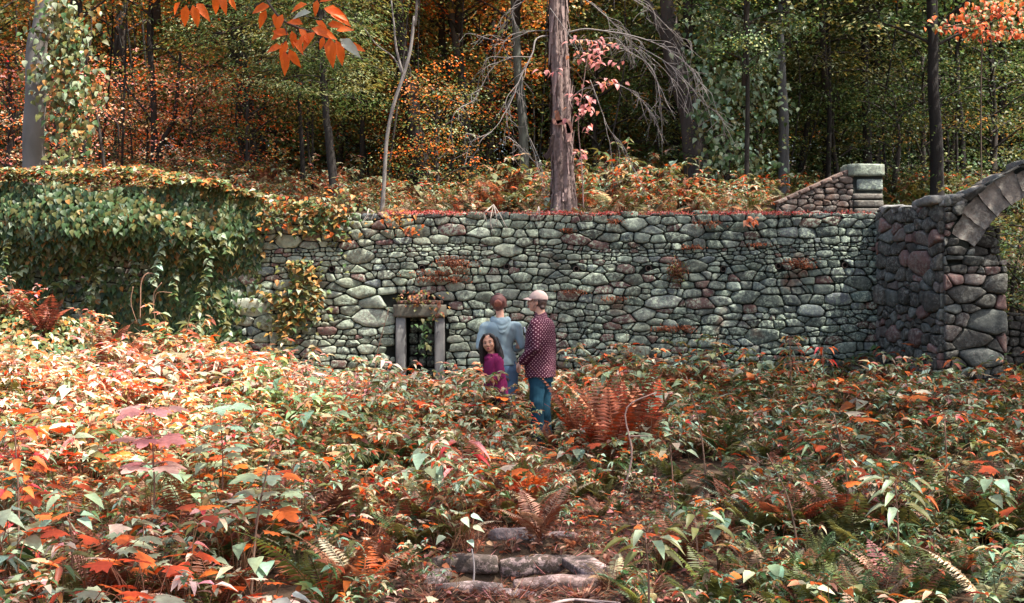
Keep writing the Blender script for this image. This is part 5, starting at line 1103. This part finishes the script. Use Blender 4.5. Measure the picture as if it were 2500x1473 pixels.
# burgundy shirt with small white dots, laid out on the cloth by its own uv
m, t, out = newmat('dotted_shirt'); uvn = t.nodes.new('ShaderNodeUVMap'); uvn.uv_map = 'uv'
nz_ = t.nodes.new('ShaderNodeTexNoise'); nz_.inputs['Scale'].default_value = .35; t.links.new(uvn.outputs[0], nz_.inputs['Vector']); vm_ = t.nodes.new('ShaderNodeVectorMath'); vm_.operation = 'MULTIPLY_ADD'; t.links.new(nz_.outputs['Color'], vm_.inputs[0]); vm_.inputs[1].default_value = (.9, .9, 0); t.links.new(uvn.outputs[0], vm_.inputs[2]); uvw = vm_.outputs[0]
def dots(off):
    mp = t.nodes.new('ShaderNodeMapping'); mp.inputs['Location'].default_value = (off, off, 0); t.links.new(uvw, mp.inputs[0])
    fr = t.nodes.new('ShaderNodeVectorMath'); fr.operation = 'FRACTION'; t.links.new(mp.outputs[0], fr.inputs[0]); sb = t.nodes.new('ShaderNodeVectorMath'); sb.operation = 'SUBTRACT'; t.links.new(fr.outputs[0], sb.inputs[0]); sb.inputs[1].default_value = (.5, .5, 0)
    ln = t.nodes.new('ShaderNodeVectorMath'); ln.operation = 'LENGTH'; t.links.new(sb.outputs[0], ln.inputs[0]); return ramp(t, ln.outputs['Value'], .11, .16, 1, 0)
mx = t.nodes.new('ShaderNodeMath'); mx.operation = 'MAXIMUM'; t.links.new(dots(0.0), mx.inputs[0]); t.links.new(dots(.5), mx.inputs[1])
p = N_(t, 'ShaderNodeBsdfPrincipled', Roughness=.8); p.inputs['Specular IOR Level'].default_value = .2
t.links.new(mixc(t, mx.outputs[0], (.055, .008, .022), (.44, .28, .29)), p.inputs['Base Color']); t.links.new(p.outputs[0], out.inputs[0]); M['shirt'] = m

def hand(wr, d, palm, curl=.6, s=1.0, side=1):
    """palm and five curled fingers; d = pointing direction, palm = palm normal"""
    wr = np.array(wr, float); d = norm(np.array(d, float)); palm = norm(np.array(palm, float)-np.dot(palm, d)*d); lat = np.cross(d, palm)*side; S = []
    for w_ in (-.026, -.009, .009, .026): S.append(cap(wr+lat*w_*.6*s, wr+d*.085*s+lat*w_*s, .016*s, .013*s))
    for w_, L in zip((-.03, -.010, .010, .029), (.060, .078, .083, .074)):
        b = wr+d*.088*s+lat*w_*s; a1, a2, a3 = curl*.5, curl*1.1, curl*1.7; f = []; f.append(b)
        for a_, l in ((a1, .42), (a2, .32), (a3, .26)): f.append(f[-1]+(d*math.cos(a_)+palm*math.sin(a_))*L*l*s)
        S += chain(f, [.0105*s, .0095*s, .0085*s, .0075*s])
    b = wr+d*.025*s+lat*.026*s; f = [b, b+(d*.6+lat*.8+palm*.25)*.036*s, b+(d*.6+lat*.8+palm*.25)*.036*s+(d*.85+lat*.25+palm*.45)*.032*s, b+(d*.6+lat*.8+palm*.25)*.036*s+(d*.85+lat*.1+palm*.6)*.055*s]
    return S+chain(f, [.014*s, .0125*s, .0105*s, .0085*s])
def head_shells(c, s=1.0, jaw=1.0):
    """head facing +Y, c = centre between the ears"""
    c = np.array(c, float); e = lambda o, r: ell(c+np.array(o)*s, np.array(r)*s)
    S = [e((0, -.012, .035), (.074, .094, .083)), e((0, .018, -.02), (.064, .074, .08)), e((0, .035, -.072*jaw), (.042, .045, .038)), e((0, .062, -.088*jaw), (.022, .018, .016)),
         e((0, .078, .028), (.05, .014, .016)), e((.036, .066, -.022), (.022, .02, .022)), e((-.036, .066, -.022), (.022, .02, .022)),
         e((.073, -.005, -.008), (.010, .019, .032)), e((-.073, -.005, -.008), (.010, .019, .032)), e((0, .082, -.058), (.024, .012, .012))]
    S += [cap(c+np.array((0, .086, .018))*s, c+np.array((0, .106, -.024))*s, .010*s, .0135*s), e((.011, .096, -.028), (.009, .010, .008)), e((-.011, .096, -.028), (.009, .010, .008))]
    return S
def rotz(V, a, c=(0, 0, 0)):
    V = np.asarray(V, float)-c; ca, sa = math.cos(a), math.sin(a); return np.stack([V[..., 0]*ca-V[..., 1]*sa, V[..., 0]*sa+V[..., 1]*ca, V[..., 2]], -1)+c
def rotx(V, a, c=(0, 0, 0)):
    V = np.asarray(V, float)-c; ca, sa = math.cos(a), math.sin(a); return np.stack([V[..., 0], V[..., 1]*ca-V[..., 2]*sa, V[..., 1]*sa+V[..., 2]*ca], -1)+c
def turn(sh, a, c, tilt=0.0): return [(rotz(rotx(V, tilt, c), a, c), F) for V, F in sh]
def face_bits(root, c, a, s=1.0, tilt=0.0, open_=.5):
    c = np.array(c, float)
    for sx in (-1, 1):
        m = MB(); V, F = turn([ell(c+np.array((sx*.031, .0755, .008))*s, np.array((.0155, .010, .0085))*s, 12)], a, c, tilt)[0]; m.add(V, F); o = m.build('eye', M['eyewhite'], root)
        m = MB(); V, F = turn([ell(c+np.array((sx*.031, .0835, .008))*s, np.array((.0078, .0045, .0078))*s, 12)], a, c, tilt)[0]; m.add(V, F); m.build('iris', M['eye'], o)
        m = MB(); q = spline([c+np.array((sx*.014, .089, .030))*s, c+np.array((sx*.031, .091, .036))*s, c+np.array((sx*.048, .078, .031))*s], 7); q = rotz(rotx(q, tilt, c), a, c); tube(m, q, .0035*s, 5, (.035, .022, .018)); m.build('eyebrow', M['hair'], root)
    m = MB()
    for dz, r in ((-.050-.002*open_, .005), (-.064-.005*open_, .006)):
        q = spline([c+np.array((-.017, .089, -.060))*s, c+np.array((-.008, .097, dz))*s, c+np.array((.008, .097, dz))*s, c+np.array((.017, .089, -.060))*s], 9); tube(m, rotz(rotx(q, tilt, c), a, c), np.array([.4, .8, 1, 1, 1, 1, 1, .8, .4])*r*s, 6)
    m.build('lips', M['lip'], root)
    m = MB(); V, F = turn([ell(c+np.array((0, .0955, -.058))*s, np.array((.009, .005, .0035+.004*open_))*s, 10)], a, c, tilt)[0]; m.add(V, F); m.build('mouth', M['eye'], root)

def uvf(cx, cy, k=22.0):
    def f(co):
        a = np.arctan2(co[:, 0]-cx, co[:, 1]-cy); return np.stack([a*.22*k, co[:, 2]*k], -1)
    return f
SK1 = (.50, .27, .19); SK2 = (.40, .20, .13)
# --- the man: cap, dotted shirt, dark jeans; turned to the left and a little away
D = 14.4; x = at(1316, 0, D)[0]; z0 = float(gh(x, D)); man = empty('person', (x+.02, D, z0-.07), rz=math.radians(66), label='person in pale cap, dotted burgundy shirt and dark jeans, facing the wall to the left', cat='person')
S = []
for s in (-1, 1): S += chain([(s*.10, .0, .90), (s*.105, .01, .50), (s*.11, -.02, .09)], [.085, .058, .042])+[cap((s*.115, -.03, .05), (s*.125, .13, .035), .042, .035)]
S += [loft([(0, 0, .86, .15, .11), (0, 0, 1.0, .16, .12), (0, .01, 1.2, .155, .115), (0, 0, 1.38, .165, .105), (0, -.01, 1.46, .10, .075)])]
hc = np.array([0, .045, 1.655]); neck = [cap((0, -.01, 1.44), (0, .02, 1.60), .062, .056)]
Ls, Le, Lw = (-.172, -.005, 1.39), (-.245, -.035, 1.12), (-.20, .16, .97); Rs, Re, Rw = (.172, -.005, 1.39), (.25, .0, 1.12), (.20, .20, 1.02)
S += chain([Ls, Le, Lw], [.045, .038, .030])+chain([Rs, Re, Rw], [.045, .038, .030]); S += hand(Lw, (.12, .62, -.75), (.5, -.5, -.4), 1.0, 1.05, 1)+hand(Rw, (-.2, .8, -.4), (-.6, -.2, -.5), .9, 1.0, -1)
S += neck+turn(head_shells(hc, 1.05), math.radians(14), hc, .06)
fuse('body', S, M['skin'], man, .0075, 3, col=SK1)
face_bits(man, hc, math.radians(14), 1.05, .06)
S = [loft([(0, .0, .78, .215, .175), (0, .0, .88, .212, .175), (0, .005, 1.0, .205, .17), (0, .005, 1.12, .20, .165), (0, .0, 1.25, .205, .16), (0, -.01, 1.36, .205, .14), (0, -.012, 1.43, .165, .11), (0, -.005, 1.475, .095, .085), (0, .0, 1.505, .070, .072)], 30)]
S += chain([(-.165, -.01, 1.40), (-.20, -.015, 1.385), (-.265, -.04, 1.12), (-.212, .12, 1.0)], [.075, .078, .062, .054]) + chain([(.165, -.01, 1.40), (.20, -.015, 1.385), (.265, .0, 1.12), (.21, .16, 1.03)], [.075, .078, .062, .052])
S += [cap((-.215, .10, 1.01), (-.205, .135, .985), .058, .058), cap((0, -.01, 1.485), (0, .01, 1.505), .078, .070)]
fuse('shirt', S, M['shirt'], man, .009, 2, folds=.011, fs=12, uv=uvf(0, 0, 23))
S = [loft([(0, 0, .72, .165, .14), (0, -.0, .84, .168, .135), (0, 0, .98, .15, .12)])]
for s in (-1, 1): S += chain([(s*.085, -.005, .86), (s*.10, .005, .66), (s*.105, .01, .48), (s*.11, -.005, .28), (s*.112, -.02, .09)], [.092, .092, .084, .082, .085])
fuse('jeans', S, M['darkjeans'], man, .010, 3, folds=.007, fs=13, fdir=(1, 1, 1.3))
for s in (-1, 1): fuse('shoe', [cap((s*.115, -.05, .05), (s*.125, .06, .045), .052, .05), cap((s*.12, .06, .04), (s*.13, .17, .035), .05, .040)], M['shoe'], man, .01, 3)
hp = lambda *sh: turn(list(sh), math.radians(14), hc, .06)
o = lambda a, b, c_: hc+np.array([a, b, c_])
fuse('hair', hp(ell(o(0, -.034, .005), (.084, .082, .088)), cap(o(-.05, -.07, -.06), o(.05, -.07, -.06), .028, .028)), M['hair'], man, .008, 3, folds=.002, fs=40, col=(.07, .038, .028))
def dome(V): V = V.copy(); z = hc[2]+.030; V[:, 2] = np.where(V[:, 2] < z, z+(V[:, 2]-z)*.15, V[:, 2]); return V
V, F = ell(o(0, -.015, .035), (.096, .114, .104), 26); cp = fuse('cap', hp((dome(V), F)), M['cap'], man, .008, 3, folds=.0012, fs=30)
b = MB(); n = 17; V = []
for i, t_ in enumerate(np.linspace(-1.1, 1.1, n)):
    for rr, dz in ((.085, .0), (.12, -.004), (.168, -.018)):
        rr = rr if rr < .1 else rr*(1-.10*abs(t_)); V.append(o(math.sin(t_)*rr*.80, math.cos(t_)*rr*1.02+.0, .046+dz-.012*abs(t_)))
V = np.array(V); V = np.vstack([V, V-[0, 0, .006]]); V = rotz(rotx(V, .06, hc), math.radians(14), hc); F = [(i*3+j, i*3+j+1, i*3+j+4, i*3+j+3) for i in range(n-1) for j in range(2)]
F += [tuple(q+3*n for q in f[::-1]) for f in F]+[(i*3+2, i*3+5, i*3+5+3*n, i*3+2+3*n)[::-1] for i in range(n-1)]
b.add(V, F); b.build('brim', M['cap'], cp)
m = MB(); q = spline([o(-.088, -.02, .012), o(-.090, .03, .014), o(-.074, .088, .012)], 8); tube(m, rotz(rotx(q, .06, hc), math.radians(14), hc), .0028, 5)
for sx in (-1, 1):
    a = np.arange(14)/13*2*PI; q = np.stack([hc[0]+sx*.034+.023*np.cos(a), hc[1]+.098-.25*np.abs(sx*.034+.023*np.cos(a))*.4, hc[2]+.006+.018*np.sin(a)], -1); tube(m, rotz(rotx(q, .06, hc), math.radians(14), hc), .002, 5)
m.build('glasses', M['metal'], man)
m = MB(); block(m, (-.028, -.004, -.035), (.028, .004, .035), bev=.003, rough=0); bd = m.build('name_badge', M['white'], man, loc=(-.155, .135, 1.33)); bd.rotation_euler = (-.2, 0, math.radians(38))

# --- the woman: blue-grey hoodie, hair in a bun; back to the viewer
D = 14.6; x = at(1222, 0, D)[0]; z0 = float(gh(x, D)); wo = empty('person', (x, D, z0-.04), rz=math.radians(6), label='person with red-brown hair bun and pale blue-grey hoodie, back turned to the viewer', cat='person')
S = []
for s in (-1, 1): S += chain([(s*.09+.03, .0, .86), (s*.09+.03, .01, .47), (s*.085+.03, -.02, .08)], [.082, .055, .038])+[cap((s*.09+.03, -.03, .045), (s*.10+.03, .11, .03), .036, .03)]
S += [loft([(.03, 0, .84, .15, .11), (.02, 0, 1.0, .125, .09), (0, .01, 1.2, .13, .095), (0, 0, 1.33, .145, .09), (0, -.01, 1.41, .08, .065)])]
hc = np.array([-.02, .035, 1.60]); S += [cap((0, -.01, 1.38), (-.012, .015, 1.54), .05, .046)]
ws = {}
for s in (-1, 1): ws[s] = [(s*.148, -.005, 1.325), (s*.235, -.02, 1.09), (s*.12, .17, 1.05)]; S += chain(ws[s], [.038, .034, .026])+hand(ws[s][2], (-s*.8, .5, .1), (0, -.3, -1), .7, .92, s)
S += turn(head_shells(hc, .98), math.radians(-8), hc, .12); fuse('body', S, M['skin'], wo, .0075, 3, col=SK1); face_bits(wo, hc, math.radians(-8), .98, .12)
S = [loft([(.035, 0, .865, .165, .135), (.03, 0, .95, .155, .122), (.01, .005, 1.08, .142, .112), (0, .0, 1.2, .172, .125), (0, -.008, 1.30, .190, .125), (0, -.012, 1.36, .165, .105), (0, -.005, 1.415, .085, .075), (0, .0, 1.44, .065, .065)], 28)]
for s in (-1, 1): S += chain([(s*.14, -.01, 1.335), (s*.190, -.012, 1.32), (s*.255, -.03, 1.09), (s*.15, .15, 1.05)], [.060, .062, .055, .042])
fuse('hoodie', S, M['hoodie'], wo, .009, 2, folds=.011, fs=13)
S = []                                                    # hood lying in a soft V over the shoulders
for k, (w_, dz, dy, r) in enumerate(((.075, 0, 0, .034), (.088, -.045, -.012, .03), (.085, -.085, -.012, .026))):
    pts = [(-w_-.01, .03, 1.415+dz*.2), (-w_*.95, -.055, 1.40+dz*.5), (-w_*.45, -.105+dy, 1.375+dz), (0, -.12+dy, 1.36+dz*1.15), (w_*.45, -.105+dy, 1.375+dz), (w_*.95, -.055, 1.40+dz*.5), (w_+.01, .03, 1.415+dz*.2)]
    S += chain([tuple(p) for p in spline(pts, 13)], [r]*13)
fuse('hood', S, M['hoodie'], wo, .008, 3, folds=.003, fs=18)
S = [loft([(.03, 0, .70, .15, .12), (.03, -.005, .82, .158, .128), (.03, 0, .93, .15, .12)])]
for s in (-1, 1): S += chain([(s*.082+.03, -.01, .82), (s*.088+.03, .005, .62), (s*.088+.03, .0, .45), (s*.085+.03, -.01, .26), (s*.085+.03, -.02, .08)], [.105, .092, .070, .062, .062])
fuse('jeans', S, M['jeans'], wo, .010, 3, folds=.005, fs=13, fdir=(1, 1, 1.3))
for s in (-1, 1): fuse('shoe', [cap((s*.09+.03, -.04, .045), (s*.10+.03, .12, .035), .046, .036)], M['shoe'], wo, .01, 3)
o = lambda a, b, c_: hc+np.array([a, b, c_])
h = fuse('hair', turn([ell(o(0, -.022, .028), (.090, .100, .096)), ell(o(0, -.045, -.02), (.070, .062, .062)), cap(o(0, -.05, -.06), o(0, -.04, -.09), .035, .025)], math.radians(-8), hc, .12), M['hair'], wo, .008, 3, folds=.0025, fs=40, col=(.15, .055, .045))
S = []
for k in range(5):
    a0 = k*1.3; rr = .026 if k < 4 else .0; S += chain([tuple(o(math.cos(a0+t_)*rr*(1-.0), -.118-.014*math.sin(t_*2+k), .012+math.sin(a0+t_)*rr)) for t_ in np.linspace(0, 2.4, 7)], [.020]*7)
fuse('bun', turn(S, math.radians(-8), hc, .12), M['hair'], h, .007, 2, folds=.0025, fs=60, col=(.24, .075, .045))
m = MB(); q = spline([o(-.084, .02, .045), o(-.082, -.035, .085), o(0, -.065, .115), o(.082, -.035, .085), o(.084, .02, .045)], 16); tube(m, rotz(rotx(q, .12, hc), math.radians(-8), hc), .005, 6); m.build('headband', M['metal'], wo)

# --- the girl: magenta top, long dark hair, looking back at the camera
D = 13.95; x = at(1203, 0, D)[0]; z0 = float(gh(x, D)); gi = empty('person', (x+.13, D, z0-.02), rz=math.radians(118), label='child with long dark hair and magenta top, looking back at the viewer', cat='person')
S = []
for s in (-1, 1): S += chain([(s*.07, 0, .64), (s*.07, .01, .34), (s*.07, -.01, .06)], [.062, .044, .032])+[cap((s*.07, -.02, .035), (s*.08, .09, .025), .03, .026)]
S += [loft([(0, 0, .60, .11, .085), (0, 0, .75, .10, .075), (0, .0, .88, .105, .075), (0, 0, .99, .115, .07), (0, 0, 1.04, .06, .05)])]
hc = np.array([.0, .02, 1.165]); S += [cap((0, 0, 1.0), (0, .01, 1.12), .042, .040), ]
aa = {-1: [(-.125, 0, .975), (-.165, .0, .79), (-.15, .17, .76)], 1: [(.125, 0, .975), (.16, -.01, .77), (.15, .08, .60)]}
for s in (-1, 1): S += chain(aa[s], [.034, .028, .020])+hand(aa[s][2], (0, 1, .12), (0, .1, -1), .45, .78, s)
ya = math.radians(52); S += turn([((V-hc)*[1.10, 1, .94]+hc, F) for V, F in head_shells(hc, .93)], ya, hc, .04)
fuse('body', S, M['skin'], gi, .0065, 3, col=SK2); face_bits(gi, hc, ya, .93, .04, 1.0)
S = [loft([(0, 0, .54, .135, .115), (0, 0, .64, .135, .115), (0, 0, .76, .128, .108), (0, 0, .88, .135, .105), (0, -.005, .97, .14, .095), (0, 0, 1.02, .09, .07), (0, .0, 1.055, .052, .052)], 26)]
for s in (-1, 1): p = aa[s]; S += chain([(s*.10, 0, .965), (s*.13, 0, .96), (p[1][0]*1.02, p[1][1], p[1][2]), (p[2][0], p[2][1]-.01, p[2][2])], [.052, .052, .045, .034])
S += chain([tuple(q) for q in spline([(-.07, .03, 1.03), (-.07, -.05, 1.02), (0, -.085, .985), (.07, -.05, 1.02), (.07, .03, 1.03), (.02, .07, 1.0), (-.04, .065, 1.0)], 12)], [.025]*12)
fuse('fleece_top', S, M['magenta'], gi, .008, 2, folds=.0085, fs=17)
S = [loft([(0, 0, .48, .11, .09), (0, 0, .6, .125, .105), (0, 0, .68, .11, .09)])]
for s in (-1, 1): S += chain([(s*.065, 0, .58), (s*.07, .005, .34), (s*.07, -.01, .07)], [.076, .056, .046])
fuse('leggings', S, M['girlpants'], gi, .010, 3, folds=.003, fs=13)
o = lambda a, b, c_: hc+np.array([a, b, c_])
S = [ell(o(0, -.028, .036), (.080, .086, .082)), ell(o(0, -.04, -.02), (.078, .06, .08))]
for sx in (-1, 1):
    S += chain([o(sx*.035, .058, .096), o(sx*.068, .030, .055), o(sx*.084, .012, .0), o(sx*.092, .005, -.06), o(sx*.105, -.005, -.13), o(sx*.115, .0, -.21)], [.016, .020, .026, .032, .034, .018])
    S += chain([o(sx*.06, -.05, .02), o(sx*.085, -.05, -.08), o(sx*.10, -.06, -.17), o(sx*.085, -.06, -.26)], [.04, .045, .042, .018])
S += chain([o(0, -.06, .0), o(0, -.085, -.12), o(.0, -.09, -.26)], [.06, .06, .03])
fuse('hair', turn(S, ya, hc, .04), M['hair'], gi, .007, 2, folds=.004, fs=34, fdir=(1, 1, .25), col=(.014, .009, .008))
gi.rotation_euler = (math.radians(-7), math.radians(3), math.radians(118))

def strands(root, hc_, ang, tilt, n, col, length, r0, spread=.02, low=-.02, parent=None, down=1.0, skip_face=True):
    m = MB()
    for k in range(n):
        a = U(-PI, PI)
        if skip_face and abs(a-PI/2) < .95: continue
        b = hc_+np.array([math.cos(a)*r0[0], math.sin(a)*r0[1]-.02, U(low, .07)]); out_ = np.array([math.cos(a), math.sin(a), 0]); L = length*U(.4, 1.2)
        q = spline([b, b+out_*spread*U(.3, 1)+[0, 0, -L*.4*down], b+out_*spread*U(-.3, 1)+rng.normal(0, .012, 3)+[0, 0, -L*down]], 7)
        tube(m, rotz(rotx(q, tilt, hc_), ang, hc_), np.linspace(.0028, .0012, 7), 3, np.array(col)*U(.6, 1.7), closed=False)
    m.build('loose_strands', M['hair'], root)
strands(wo, np.array([-.02, .035, 1.60]), math.radians(-8), .12, 90, (.17, .06, .045), .07, (.084, .088))
strands(gi, np.array([.0, .02, 1.165]), ya, .04, 170, (.02, .012, .01), .26, (.095, .085), .035)
strands(man, np.array([0, .045, 1.655]), math.radians(14), .06, 60, (.08, .04, .03), .05, (.082, .082), .01, -.05)
# ------------------------------------------------------------------ parents inverse and report
for o in C.objects:
    if o.parent: o.matrix_parent_inverse = Matrix.Identity(4)
